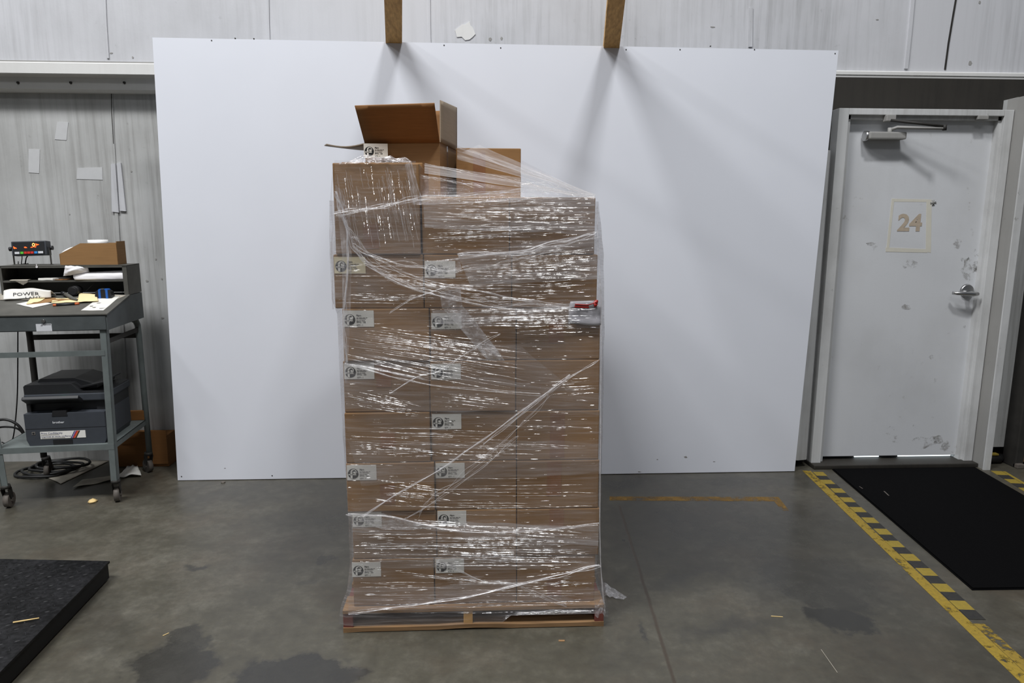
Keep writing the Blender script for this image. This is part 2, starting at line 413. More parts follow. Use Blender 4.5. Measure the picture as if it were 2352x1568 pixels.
def text_mb(mb, s, size, T, bold=0., align='LEFT', depth=0., xs=1.):
    """letters as flat polygons, placed by the matrix T (text in its local XY)"""
    cu = bpy.data.curves.new('t', 'FONT'); cu.body = s; cu.size = size; cu.align_x = align; cu.offset = bold; cu.extrude = depth; cu.resolution_u = 3
    o = bpy.data.objects.new('t', cu); SC.collection.objects.link(o)
    bpy.context.view_layer.update()
    me = bpy.data.meshes.new_from_object(o.evaluated_get(bpy.context.evaluated_depsgraph_get()))
    i = len(mb.v); S = Matrix.Diagonal((xs, 1, 1, 1))
    mb.v += [T @ (S @ v.co) for v in me.vertices]
    for p in me.polygons: mb.addidx([i+k for k in p.vertices])
    bpy.data.objects.remove(o); bpy.data.curves.remove(cu); bpy.data.meshes.remove(me)
def frontT(x, y, z): # local XY -> world XZ facing the camera (-Y)
    return Matrix.Translation((x, y, z)) @ Matrix(((1, 0, 0, 0), (0, 0, -1, 0), (0, 1, 0, 0), (0, 0, 0, 1)))

# ================================================================== THE SETTING
m = MB(); m.box(-9, 9, -7, 4.5, -.12, 0); fl = struct('floor', m, 'floor')
for v in fl.data.vertices: v.co += fl.location
fl.location = (0, 0, 0)
YB, YU, YL = 3.8715, 4.15, 4.25          # white sheets, upper wall, lower wall
m = MB(); m.box(-9, 2.02, YL, YL+.1, -.05, 2.3)
wl = struct('wall_back', m, 'lower')
m = MB(); m.box(-9, 9, YU, YU+.36, 2.355, 6.2); wu = struct('wall_upper', m, 'upper')
def strip(parent, mat, name, pts_px, Y, wd, th, label=None):
    """thin raised strip along pixels on the plane y = Y"""
    mm = MB(); P = [ony(x, y, Y) for x, y in pts_px]
    for a, b in zip(P, P[1:]):
        d = (b-a).normalized(); n = Vector((-d.z, 0, d.x))*wd/2; e = Vector((0, -th, 0)); q = Vector((0, .002, 0))
        mm.hexa([a-n+e, a+n+e, a+n+q, a-n+q, b-n+e, b+n+e, b+n+q, b-n+q])
    return obj(name, mm, mat, parent, label=label)
for pts, wd in (([(240, -30), (244, 60), (249, 134)], .012), ([(616, -30), (617, 50), (619, 96)], .008), ([(986, -30), (987, 60), (988, 104)], .008), ([(1724, 18), (1723, 108)], .022)):
    strip(wu, 'upper', 'wall_seam', pts, YU, wd, .006)
strip(wu, 'dark', 'wall_crack', [(2200, -30), (2188, 40), (2178, 100), (2170, 160)], YU, .010, .004)
strip(wu, 'upper', 'wall_seam', [(2098, -30), (2090, 60), (2080, 158)], YU, .02, .008)
def blotch(parent, mat, px, py, w_, h_, Y, name='wall_stain', n=14, jit=.35, th=.0015):
    c = ony(px, py, Y); mm = MB(); pts = []
    for k in range(n):
        a = 2*math.pi*k/n; r = 1-jit*random.random(); pts.append((c.x+math.cos(a)*w_/2*r, c.z+math.sin(a)*h_/2*r))
    mm.prism(pts, 'y', Y-th, Y+.001); return obj(name, mm, mat, parent)
for px, py, a, b in ((1126, 90, .02, .03), (1152, 88, .015, .03), (1637, 62, .03, .012), (2015, 45, .02, .01), (2228, 145, .025, .05), (2250, 5, .015, .03), (305, 132, .012, .02), (256, 122, .02, .012)):
    blotch(wu, 'grey_post', px, py, a, b*.7, YU)
for px, py, a, b in ((1068, 70, .14, .11),): blotch(wu, 'beam', px, py, a, b, YU, 'patched_plaster', 16, .5, .004)
strip(wl, 'lower', 'wall_seam', [(257, 205), (260, 300), (264, 370), (267, 480)], YL, .012, .006)
strip(wl, 'dark', 'wall_crack', [(257, 205), (258, 260), (262, 330)], YL, .004, .007)
strip(wl, 'lower', 'wall_seam', [(268, 480), (273, 560), (280, 720), (290, 900)], YL, .020, .008)
def patch_quad(parent, mat, q, Y, name, th=.002):
    mm = MB(); P = [ony(x, y, Y) for x, y in q]; mm.prism([(p.x, p.z) for p in P], 'y', Y-th, Y+.001); return obj(name, mm, mat, parent)
patch_quad(wl, 'tape_patch', [(126, 320), (153, 322), (157, 281), (132, 280)], YL, 'tape_patch')
patch_quad(wl, 'tape_patch', [(66, 396), (90, 398), (92, 343), (66, 342)], YL, 'tape_patch')
patch_quad(wl, 'tape_patch', [(176, 411), (236, 413), (235, 384), (178, 386)], YL, 'tape_patch')
patch_quad(wl, 'upper', [(259, 486), (275, 488), (267, 376), (257, 377)], YL, 'peeling_tape', .012)
patch_quad(wl, 'upper', [(277, 484), (291, 485), (279, 374), (270, 375)], YL, 'peeling_tape', .010)
for px, py, a, b in ((358, 595, .012, .012), (338, 645, .02, .015), (372, 640, .012, .015), (302, 393, .012, .012), (374, 730, .02, .014), (160, 492, .008, .01), (200, 620, .02, .02)):
    blotch(wl, 'grey_post', px, py, a, b, YL)
# girt that runs along the wall: lip, sloping soffit and bolted web
def zat(px, py, Y): return ony(px, py, Y).z
m = MB(); zl0, zl1, zw = zat(177, 169, 4.125), zat(177, 145, 4.125), zat(177, 205, 4.185)
m.prism([(4.125, zl0), (4.125, zl1), (4.135, zl1+.006), (YL, zl1+.006), (YL, zw-.012), (4.215, zw-.012), (4.185, zw), (4.182, zl0-.01), (4.165, zl0)], 'x', -9, 1.80)
g = struct('trim_1', m, 'beam')
for px in (42, 163, 286):
    mm = MB(); c = ony(px, 190, 4.183); mm.cyl((c.x, 4.186, c.z), (c.x, 4.174, c.z), .008, .006, 10); obj('bolt', mm, 'dark', g)
z0, z1, z2, z3, z4, z5 = [zat(2130, y, 4.125) for y in (166, 173, 176, 180, 183, 192)]
m = MB()
m.prism([(4.125, z1), (4.125, z0), (4.135, z0+.006), (YL, z0+.006), (YL, z5), (4.15, z5), (4.14, z4), (4.128, z3), (4.126, z2), (4.138, z2+.003), (4.138, z1-.002)], 'x', 1.80, 9)
struct('trim_2', m, 'beam')
m = MB(); m.box(-9, 9, YU-.014, YU+.01, 2.352, 2.372); struct('trim_3', m, 'grey_post')
# near-black header and side linings of the door recess
m = MB(); m.box(1.82, 3.40, 4.10, YL, 2.08, 2.33); struct('trim_4', m, 'dark_trim')
m = MB(); m.box(1.995, 2.046, 4.03, YL, 0, 2.14); struct('trim_5', m, 'dark_trim')
m = MB(); m.prism([(1.88, 3.96), (1.89, 3.945), (1.95, 3.932), (2.008, 3.945), (2.020, 3.96), (2.020, 4.028), (1.88, 4.028)], 'z', .05, 1.90); struct('trim_6', m, 'frame')
m = MB(); m.box(1.86, 2.0, 4.05, YL, 0, 2.14); struct('trim_7', m, 'dark_trim')
# right of the door: grey post with a white face, dirty panel, dark post
m = MB(); m.box(3.082, 3.118, 3.862, 4.02, 0, 2.2); struct('trim_8', m, 'grey_post')
m = MB(); m.box(3.079, 3.121, 3.852, 3.8625, 0, 2.2); struct('trim_9', m, 'frame')
m = MB(); m.box(3.118, 9, 3.99, 4.2, .10, 2.21); struct('wall_right', m, 'lower')
m = MB(); m.box(3.118, 9, 4.05, 4.2, -.02, .10); struct('baseboard_right', m, 'dark')
m = MB(); m.box(3.300, 3.352, 3.88, 3.99, 0, 2.1, bev=.006); struct('trim_10', m, 'dark')

# ------------------------------------------------------------------ door
D = thing('door_1', 'dirty white steel door with a faded number and a closer arm', None, (2.56, 3.952, 0), kind='structure')
m = MB(); m.box(2.046, 2.105, 3.952, 4.06, 0, 2.133, bev=.003); m.box(3.022, 3.077, 3.952, 4.06, 0, 2.133, bev=.003); m.box(2.105, 3.022, 3.952, 4.06, 2.098, 2.133, bev=.003)
m.box(3.004, 3.03, 3.975, 4.06, 0, 2.098); m.box(2.10, 2.128, 3.975, 4.06, 0, 2.098); m.box(2.105, 3.022, 3.975, 4.06, 2.076, 2.10)
obj('door_frame', m, 'frame', D)
m = MB(); m.box(2.122, 3.012, 4.008, 4.052, .045, 2.085, bev=.003); slab = obj('door_leaf', m, 'door', D)
m = MB(); m.box(2.04, 3.08, 3.90, 4.10, 0, .026, bev=.006); obj('threshold', m, 'dark_trim', D)
m = MB(); m.box(2.105, 3.02, 4.075, 4.09, .026, .06); obj('weather_strip', m, 'dark', D)
m = MB()
for a, b in ((1962, 2018), (2062, 2182)):
    p = ony(a, 1051, 4.04); q = ony(b, 1051, 4.04); m.box(p.x, q.x, 4.04, 4.046, .028, .042)
obj('daylight_gap', m, 'daylight', D)
YD = 4.008
m = MB(); p = ony(2060, 529, YD); q = ony(2128, 529, YD)
text_mb(m, '24', .135, frontT(p.x, YD-.0015, p.z), bold=.0045, xs=1.10); obj('stencil_number', m, 'stencil', slab)
m = MB()
for q4 in ([(2048, 456), (2140, 458), (2140, 464), (2048, 463)], [(2128, 458), (2140, 458), (2138, 580), (2126, 578)], [(2034, 568), (2130, 572), (2130, 580), (2034, 578)], [(2048, 456), (2054, 456), (2042, 570), (2036, 570)]):
    P = [ony(x, y, YD) for x, y in q4]; m.prism([(v.x, v.z) for v in P], 'y', YD-.0006-.0002*len(m.f)/6, YD+.002)
obj('tape_residue', m, 'gum', slab)
m = MB()
for k in range(7):
    a = random.uniform(0, 3.14); c = ony(2143, 465, YD); d = Vector((math.cos(a), 0, math.sin(a)))*.018
    m.cyl(c-d+Vector((0, -.002, 0)), c+d+Vector((0, -.002, 0)), .0022, .001, 5)
obj('ink_smudge', m, 'grey_post', slab)
for px, py, a, b in ((2140, 820, .03, .025), (2143, 872, .05, .04), (2038, 905, .07, .035), (2142, 960, .02, .02), (2100, 978, .02, .02), (2000, 1005, .02, .025), (2150, 1010, .10, .05), (2060, 1008, .09, .04), (2215, 748, .015, .03), (2240, 600, .09, .12), (2012, 570, .05, .03), (2215, 590, .05, .05), (2080, 705, .06, .03), (2000, 560, .05, .02), (2120, 1015, .16, .07), (2180, 1025, .10, .08), (2045, 990, .05, .06), (2225, 620, .08, .16), (2200, 560, .06, .05), (2090, 605, .10, .05)):
    blotch(slab, 'scuff', px, py, a*1.3, b*1.3, YD, 'scuff_mark', 18, .4, .001)
# closer: body, cover, two arms, bracket
p0 = ony(1993, 302, 3.94); p1 = ony(2093, 320, 3.94)
cl = MB(); cl.box(p0.x+.012, p1.x-.03, 3.935, YD, p1.z, p0.z, bev=.008); co = obj('door_closer', cl, 'grey_post', D)
m = MB(); m.cyl((p0.x, 3.972, (p0.z+p1.z)/2), (p0.x+.02, 3.972, (p0.z+p1.z)/2), .028, .028, 18); obj('closer_end_cap', m, 'chrome', co)
e = ony(2170, 290, 3.855); piv = Vector((ony(2045, 300, 3.95).x, 3.955, p0.z+.012)); br = Vector((ony(2046, 268, 3.94).x, 3.94, 2.080))
m = MB(); m.cyl(piv-Vector((0, 0, .03)), piv+Vector((0, 0, .012)), .012); m.tube([piv, piv+Vector((.03, -.02, .012)), e+Vector((0, 0, -.012))], [.010, .009, .008], 8); obj('closer_arm', m, 'grey_post', co)
m = MB(); m.tube([br+Vector((0, 0, -.012)), e], .008, 8); m.cyl(e-Vector((0, 0, .022)), e+Vector((0, 0, .008)), .011); obj('closer_arm', m, 'dark', co)
m = MB(); m.box(br.x-.025, br.x+.03, 3.935, 3.975, 2.062, 2.098, bev=.004); obj('closer_bracket', m, 'grey_post', co)
m = MB(); c = ony(2255, 273, 3.96); m.box(c.x-.03, c.x+.03, 3.945, 3.98, 2.078, 2.099, bev=.003); obj('stop_block', m, 'grey_post', D)
c = ony(2220, 668, YD); hl = MB(); hl.cyl((c.x, YD, c.z), (c.x, YD-.012, c.z), .043, .038, 28); hl.cyl((c.x, YD-.01, c.z-.012), (c.x, YD-.06, c.z-.012), .016, .014, 16)
ho = obj('lever_rose', hl, 'chrome', slab)
lv = MB(); lx = c.x; lz = c.z-.012
lv.tube([(lx+.028, YD-.060, lz), (lx, YD-.066, lz), (lx-.05, YD-.064, lz+.002), (lx-.095, YD-.058, lz+.004), (lx-.118, YD-.04, lz+.004)], [.011, .014, .012, .011, .009], 10)
obj('lever_handle', lv, 'chrome', ho)

# ------------------------------------------------------------------ white sheets leaning on the wall
TL, TR, BL, BR = ony(350, 86, YB), ony(1926, 116, YB), ony(408, 1100, YB), ony(1825, 1083, YB)
BL.z = BR.z = .004
B = thing('backdrop_panel', 'large white backdrop of three upright sheets standing in front of the wall', 'backdrop', ((BL.x+BR.x)/2, YB, 0))
def bl(u, v): return BL.lerp(BR, u).lerp(TL.lerp(TR, u), v)
cut = [0, .344, .674, 1]
for a, b in zip(cut, cut[1:]):
    m = MB(); e = 0.
    P = [bl(a+e*(a > 0), 0), bl(b-e*(b < 1), 0), bl(b-e*(b < 1), 1), bl(a+e*(a > 0), 1)]
    m.prism([(p.x, p.z) for p in P], 'y', YB, YB+.014); obj('sheet', m, 'board', B)
for px, py in ((486, 93), (540, 88), (583, 89), (1438, 114), (1562, 114), (1733, 114), (1918, 123), (1632, 106), (1150, 110), (417, 1094), (625, 1092), (1020, 104)):
    m = MB(); c = ony(px, py, YB); m.cyl((c.x, YB-.001, c.z), (c.x, YB+.004, c.z), .0035, n=10); obj('screw', m, 'dark', B)
for px, py, a, b in ((1575, 1049, .05, .025), (1468, 1083, .05, .012), (1640, 1060, .03, .01), (1510, 1055, .02, .012), (517, 1075, .025, .01)):
    blotch(B, 'grey_post', px, py, a*.6, b*.6, YB, 'chipped_spot', 9, .6, .0006)
# two struts that run from the top of the sheets up toward the roof over the camera's side
def strut(name, pts, label):
    (xl0, xr0, y0), (xl1, xr1) = pts
    a0, a1 = ony(xl0, y0, 3.84), ony(xr0, y0, 3.84); b0, b1 = ony(xl1, 0, 3.53), ony(xr1, 0, 3.53)
    c0, c1 = (a0+a1)/2, (b0+b1)/2; d = (c1-c0).normalized(); wd = .086
    s = Vector((1, 0, 0)); n = d.cross(s).normalized()*-1
    if n.z < 0: n = -n
    p = c0-d*.10; q = c0+d*2.6
    m = MB(); hw = s*wd/2; hn = n*.038
    m.hexa([p-hw, p+hw, p+hw+hn, p-hw+hn, q-hw, q+hw, q+hw+hn, q-hw+hn])
    return obj(name, m, 'wood', label=label, cat='timber', group='timbers above the white sheets')
strut('timber_strut', ((887, 922, 91), (881, 925)), 'bare wooden timber over the white sheets, left one above the open carton')
strut('timber_strut', ((1390, 1421, 101), (1394, 1438)), 'bare wooden timber over the white sheets, right one above the pallet edge')

# ------------------------------------------------------------------ floor markings and mat
def floor_poly(mb, pts, h): mb.prism([(p[0], p[1]) for p in pts], 'z', .0002, h)
A0, A1 = Vector((1.985, 3.885, 0)), Vector((1.775, 1.80, 0)); ax = (A1-A0).normalized(); nx = Vector((-ax.y, ax.x, 0))
m = MB(); m.cur = 0
N = 60
L = (A1-A0).length
for k in range(N):
    a = A0+ax*(L*k/N); b = A0+ax*(L*(k+1)/N); wv = .024
    floor_poly(m, [a-nx*wv, b-nx*wv, b+nx*wv, a+nx*wv], .0012)
m.cur = 1
for k in range(8):
    a = A0+ax*(1.62+k*.06)+nx*.026; b = a+ax*.06; floor_poly(m, [a, b, b+nx*.045, a+nx*.045], .0010)
mk = obj('floor_line', m, ['yel', 'yel_worn'], label='worn yellow line painted on the concrete left of the black mat', cat='floor marking')
m = MB(); t0 = .02
for k in range(24):
    m.cur = k % 2; a = A0+ax*(.02+k*.0655)+nx*.027; b = a+ax*.0655; j = random.uniform(-.004, .004)
    floor_poly(m, [a+nx*j, b+nx*j, b+nx*(.062+j), a+nx*(.062+j)], .0020)
obj('hazard_tape', m, ['yel_sq', 'blk_sq'], label='yellow and black checked tape beside the long yellow line, left of the mat', cat='tape')
B0, B1 = Vector((3.112, 3.835, 0)), Vector((3.035, 3.35, 0)); bx = (B1-B0).normalized(); ny = Vector((-bx.y, bx.x, 0))
m = MB()
for k in range(7):
    m.cur = k % 2; a = B0+bx*k*.068; b = a+bx*.068; floor_poly(m, [a, b, b+ny*.062, a+ny*.062], .0018)
for k in range(7):
    m.cur = 0; a = B0+bx*k*.068+ny*.066; b = a+bx*.068; floor_poly(m, [a, b, b+ny*.018, a+ny*.018], .0012)
obj('hazard_tape', m, ['yel_sq', 'blk_sq'], label='short yellow and black checked tape at the right edge of the door mat', cat='tape')
m = MB(); P = [onz(1400, 1140), onz(1788, 1141), onz(1812, 1172), onz(1797, 1173), onz(1778, 1151), onz(1400, 1149)]
floor_poly(m, [P[0], P[1], P[4], P[5]], .0008); floor_poly(m, [P[1], P[2], P[3], P[4]], .0008)
obj('floor_line', m, 'yel_old', label='faint old yellow corner line in front of the white sheets', cat='floor marking')
m = MB(); q = [Vector((2.15, 3.895, 0)), Vector((2.014, 2.50, 0)), Vector((2.905, 2.485, 0)), Vector((3.052, 3.885, 0))]
bm = bmesh.new(); vs = [bm.verts.new((p.x, p.y, .0005)) for p in q]; f = bm.faces.new(vs); r = bmesh.ops.extrude_face_region(bm, geom=[f])
for v in r['geom']:
    if isinstance(v, bmesh.types.BMVert): v.co.z = .009
bmesh.ops.bevel(bm, geom=[e for e in bm.edges if all(v.co.z > .005 for v in e.verts)], offset=.006, segments=2, affect='EDGES')
m.bm(bm); obj('door_mat', m, 'mat', label='large black rubber mat on the floor before the white door', cat='mat')

# ================================================================== PALLET AND CARTONS
Y0 = 2.336
PX0, PX1 = -.507, .455
PT = .090
P = thing('wooden_pallet', 'wooden pallet with red ends under the wrapped stack of cartons', 'pallet', (-.026, 2.92, 0))
YP0, YP1 = 2.314, 3.52
for k in range(7):
    y = YP0+k*(YP1-YP0-.10)/6; m = MB(); m.box(PX0, PX1, y, y+.10, PT-.016, PT-.001, bev=.002); obj('deck_board', m, 'palletwood', P)
for y in (YP0, (YP0+YP1)/2-.05, YP1-.10):
    m = MB(); n = 14; zs = [.003+.005*max(0, math.sin(k*.8+y))*(1 if 5 < k < 11 else .3) for k in range(n+1)]
    top = [(PX0+(PX1-PX0)*k/n, zs[k]+.015) for k in range(n+1)]; bot = [(PX0+(PX1-PX0)*k/n, zs[k] if 0 < k < n else .0) for k in range(n, -1, -1)]
    m.prism(top+bot, 'y', y, y+.10); obj('bottom_board', m, 'palletwood', P)
for x0, x1, mt in ((PX0, PX0+.036, 'redwood'), (-.067, -.033, 'blockwood'), (PX1-.034, PX1, 'redwood')):
    m = MB(); m.box(x0, x1, YP0+.004, YP1-.004, .016, PT-.016, bev=.002); obj('stringer', m, mt, P)
m = MB(); m.box(-.030, .004, YP0+.35, YP0+.55, .018, .058, bev=.003); obj('splint_block', m, 'redwood', P)
m = MB(); m.box(.004, .040, YP0+.62, YP0+.80, .022, .070, bev=.003); obj('splint_block', m, 'redwood', P)

def ink_label(parent, x, z, y, w_, h_, yellow=False, full=True):
    """white shipping label stuck on a carton front: top-left corner at x, z"""
    m = MB(); m.box(x, x+w_, y-.0012, y+.0005, z-h_, z); L = obj('carton_label', m, 'label_y' if yellow else 'label', parent, label='white printed label with a round black emblem' if not yellow else 'yellowed printed label with a round black emblem')
    s = h_; cx, cz, R = x+.40*s, z-.56*s, .335*s; yy = y-.0018
    m = MB(); n = 40
    # round black badge cut by a pale letter f with a curl and a pale lettered band
    m.face([(cx+R*math.cos(2*math.pi*k/n), yy, cz+R*math.sin(2*math.pi*k/n)) for k in range(n)]); obj('label_emblem', m, 'ink', L)
    m = MB(); y2 = y-.0023
    def pol(pts): m.face([(cx+px*R, y2, cz+pz*R) for px, pz in pts])
    pol([(-.52, -.86), (-.16, -1.0), (-.16, .30), (-.52, .30)])
    for k in range(18):
        a, b = math.pi*(1-k/18*1.42), math.pi*(1-(k+1)/18*1.42); c0 = (.06, .36); ra, rb = .22+.20*min(1, k/9), .22+.20*min(1, (k+1)/9)
        pol([(c0[0]+.56*math.cos(a), c0[1]+.54*math.sin(a)), (c0[0]+.56*math.cos(b), c0[1]+.54*math.sin(b)), (c0[0]+rb*math.cos(b), c0[1]+rb*math.sin(b)), (c0[0]+ra*math.cos(a), c0[1]+ra*math.sin(a))])
    pol([(.20+.21*math.cos(2*math.pi*k/16), .24+.20*math.sin(2*math.pi*k/16)) for k in range(16)])
    text_mb(m, 'FILPAR', R*.42, frontT(cx-R*.90, y2, cz-R*.30), bold=.0003, xs=1.18)
    obj('emblem_letter', m, 'label', L)
    m = MB(); tx = x+.80*s
    text_mb(m, 'Filpro', .125*s, frontT(tx, yy, z-.34*s), bold=.0003)
    text_mb(m, 'FPTG - 103', .12*s, frontT(tx, yy, z-.76*s), bold=.0002)
    text_mb(m, 'QTY - 1', .115*s, frontT(tx, yy, z-.93*s), bold=.0002)
    obj('label_print', m, 'ink', L)
    m = MB()
    for zz, ws in ((.42, (.12, .2, .16, .1)), (.49, (.14, .42)), (.60, (.14, .1, .22))):
        q = tx
        for w1 in ws: m.box(q, q+w1*s*.95, yy, yy+.0004, z-(zz+.035)*s, z-zz*s); q += (w1+.03)*s
    obj('fine_print', m, 'ink_g', L)
def carton(label, x0, x1, z0, z1, y0, y1, group, lab=None, tape=None, mat='card', seam=True):
    c = thing('carton', label, 'box', ((x0+x1)/2, (y0+y1)/2, z0), group)
    g = .0012
    m = MB(); m.box(x0+g, x1-g, y0, y1, z0+.0006, z1-.0006, bev=.004); obj('carton_body', m, mat, c)
    if seam:
        m = MB(); ym = (y0+y1)/2; m.box(x0+.01, x1-.01, ym-.025, ym+.025, z1-.0008, z1-.0002); obj('sealing_tape', m, 'tape', c)
    if lab: ink_label(c, x0+lab[0], z1-lab[1], y0, .104, .056, yellow=len(lab) > 2)
    if tape:
        m = MB()
        for (a, za, zb) in tape: m.box(x0+a-.026, x0+a+.026, y0-.0008, y0+.001, z0+za, z0+zb)
        obj('sealing_tape', m, 'tape', c, label='strip of glossy brown tape')
    return c
TH = .1838
COLS = {1: (810, 998, 1187, 1367), 2: (809, 1003, 1187, 1376), 3: (796, 999, 1187, 1376), 4: (792, 989, 1187, 1377), 5: (788, 987, 1185, 1378), 6: (787, 987, 1186, 1380), 7: (766, 973, 1176, 1373), 8: (766, 968, 1171, 1368)}
MIDY = {1: 1345, 2: 1240, 3: 1127, 4: 1012, 5: 893, 6: 772, 7: 648, 8: 518}
LABS = {(1, 0): (.000, .010), (1, 1): (.005, .004), (2, 0): (.003, .002), (2, 1): (.004, .003), (3, 0): (.004, .006), (3, 1): (.003, .006), (4, 1): (.005, .008), (5, 0): (.004, .007), (5, 1): (.005, .010), (6, 0): (.004, .006), (6, 1): (.006, .016), (7, 0): (.004, .008, 1), (7, 1): (.004, .022)}
TAPES = {(4, 0): [(.15, .055, .11)], (3, 0): [(.145, .03, .105)], (5, 0): [(.14, .09, .18)], (4, 2): [(.145, .01, .175)], (3, 2): [(.135, .05, .18)], (2, 2): [(.145, .11, .183)], (6, 2): [(.14, .06, .15)], (8, 0): [(.12, .02, .10)], (1, 2): [(.14, .02, .09)]}
ordn = ['bottom', 'second', 'third', 'fourth', 'fifth', 'sixth', 'seventh', 'eighth']
cname = ['left', 'middle', 'right']
random.seed(3)
for tier in range(1, 9):
    z0 = PT+TH*(tier-1); z1 = z0+TH
    xs = [ony(px, MIDY[tier], Y0).x for px in COLS[tier]]
    for c in range(3):
        y0 = Y0+random.uniform(0, .010); lab = LABS.get((tier, c)); tp = TAPES.get((tier, c))
        if tier == 8 and c == 0: continue
        d = 'with a yellowed label, ' if lab and len(lab) > 2 else 'with a white printed label, ' if lab else 'with a blank front, '
        if tier == 8: z1 = z0+.192
        lbl = 'brown carton %s%s column, %s tier %s' % (d, cname[c], ordn[tier-1], 'resting on the pallet' if tier == 1 else 'up from the pallet')
        carton(lbl, xs[c], xs[c+1], z0, z1, y0, y0+.575, 'front cartons of the wrapped stack', lab, tp, 'card' if (tier+c) % 3 else 'card2', seam=(tier == 8))
ZT7 = PT+TH*7
# back half of the stack
for tier in range(1, 9):
    for c in range(3):
        z0 = PT+TH*(tier-1); x0 = -.465+.30*c
        carton('brown carton in the rear half of the wrapped stack, behind the labelled fronts', x0, x0+.299, z0, z0+TH, Y0+.592, Y0+1.167, 'rear cartons of the wrapped stack', None, None, 'card', seam=(tier == 8))
# tall carton on the left of the top tier, and one peeking out behind it
xa, xb = ony(766, 470, Y0).x, ony(965, 470, Y0).x
carton('tall brown carton under crumpled film at the upper left corner of the stack', xa, xb, ZT7, ony(850, 374, Y0).z, Y0, Y0+.24, 'front cartons of the wrapped stack', None, [(.12, .02, .10)], 'card')
xr = ony(972, 400, Y0+.27).x; zr = ony(950, 373, Y0+.27).z
carton('tan carton half hidden behind the tall carton, its bright right corner showing', xr-.30, xr, ZT7, zr, Y0+.27, Y0+.56, 'cartons loose on top of the stack', None, None, 'card2')
# carton lying at the back right
ZT8 = PT+TH*8
q0, q1 = ony(1047, 380, 3.02), ony(1197, 380, 3.02); zt = ony(1150, 340, 3.02).z
carton('plain brown carton at the back of the top, right of the open carton', q0.x, q1.x, ZT8, zt, 3.02, 3.42, 'cartons loose on top of the stack', None, [(.10, .05, .22)], 'card2')
# open carton: four walls, floor, four flaps
FL, FR, BRR = ony(838, 328, 2.975), ony(1010, 325, 2.93), ony(1048, 333, 3.26)
zr = 1.812
for v in (FL, FR, BRR): v.z = zr
BLL = FL+BRR-FR
O = thing('carton', 'open brown carton with raised flaps on top of the stack', 'box', ((FL.x+BRR.x)/2, (FL.y+BRR.y)/2, ZT8), 'cartons loose on top of the stack')
th = .004
def wall(a, b, z0, z1, inw):
    m = MB(); n = (b-a).normalized().cross(Vector((0, 0, 1)))*th*inw
    m.hexa([(a.x, a.y, z0), (b.x, b.y, z0), (b.x+n.x, b.y+n.y, z0), (a.x+n.x, a.y+n.y, z0), (a.x, a.y, z1), (b.x, b.y, z1), (b.x+n.x, b.y+n.y, z1), (a.x+n.x, a.y+n.y, z1)]); return m
m = MB()
for a, b in ((FL, FR), (FR, BRR), (BRR, BLL), (BLL, FL)):
    k = wall(a, b, ZT8+.001, zr, -1); o_ = len(m.v); m.v += k.v
    for f in k.f: m.addidx([o_+i for i in f])
m.prism([(v.x, v.y) for v in (FL, FR, BRR, BLL)], 'z', ZT8+.001, ZT8+.006)
ob = obj('carton_body', m, 'card', O)
ink = FL.lerp(FR, .01)
ink_label(O, FL.x+.002, zr-.008, min(FL.y, FR.y)-.0005+.0, .098, .056)
def flap(a, b, off_a, off_b, mat, nsub=1, bend=None, name='flap'):
    a2, b2 = a+Vector(off_a), b+Vector(off_b); n = (b-a).cross(a2-a).normalized()
    m = MB(); m.sheet(lambda u, v: a.lerp(b, u).lerp(a2.lerp(b2, u), v)+(Vector(bend)*math.sin(v*math.pi)*(.5+u) if bend else Vector((0, 0, 0))), 6, 8, th, n); return obj(name, m, mat, O)
f1, f2 = ony(815, 242, 2.87), ony(998, 236, 2.83)
flap(FL, FR, f1-FL, f2-FR, 'card_in')
g1, g2 = ony(1010, 230, FR.y+.004), ony(1048, 247, BRR.y)
flap(FR, BRR, g1-FR, g2-BRR, 'kraft')
h1 = ony(1009, 253, BRR.y); flap(BLL, BRR, (0, .012, h1.z-zr), (-.012, .012, h1.z-zr), 'card_in')
flap(BLL, FL, ony(745, 333, 3.20)-BLL, ony(750, 330, 3.02)-FL, 'kraft', bend=(0, 0, -.008))
m = MB(); c0 = FR.lerp(BRR, .42); nn = (BRR-FR).normalized(); oo = Vector((nn.y, -nn.x, 0))*.0012
a, b = c0-nn*.012, c0+nn*.012
m.hexa([(a+oo*.2).xy[:]+(ZT8+.01,), (b+oo*.2).xy[:]+(ZT8+.01,), (b+oo).xy[:]+(ZT8+.01,), (a+oo).xy[:]+(ZT8+.01,), (a+oo*.2).xy[:]+(zr,), (b+oo*.2).xy[:]+(zr,), (b+oo).xy[:]+(zr,), (a+oo).xy[:]+(zr,)]); obj('film_strip', m, 'film', O)

# ------------------------------------------------------------------ white pouch under the film at the right edge
W = thing('packing_slip_pouch', 'white plastic pouch with a red foil strip at the right edge of the stack', 'pouch', (ony(1342, 745, Y0).x, Y0-.004, ony(1342, 745, Y0).z))
def on(px, py, d=.004): return ony(px, py, Y0-d)
m = MB(); q = [on(1305, 744), on(1381, 747), on(1382, 702), on(1307, 708)]
m.sheet(lambda u, v: q[0].lerp(q[1], u).lerp(q[3].lerp(q[2], u), v)+Vector((0, -.0015*math.sin(u*9+v*5)-.001*math.sin(v*11), .002*math.sin(u*7))), 12, 8, .0015, (0, -1, 0)); obj('pouch_body', m, 'pouch', W)
m = MB(); q2 = [on(1306, 709, .006), on(1372, 707, .006), on(1366, 690, .004), on(1310, 692, .004)]
m.sheet(lambda u, v: q2[0].lerp(q2[1], u).lerp(q2[3].lerp(q2[2], u), v), 6, 3, .0012, (0, -1, 0)); obj('pouch_flap', m, 'pouch', W)
m = MB(); q3 = [on(1319, 706, .010), on(1353, 708, .010), on(1352, 699, .010), on(1321, 697, .010)]
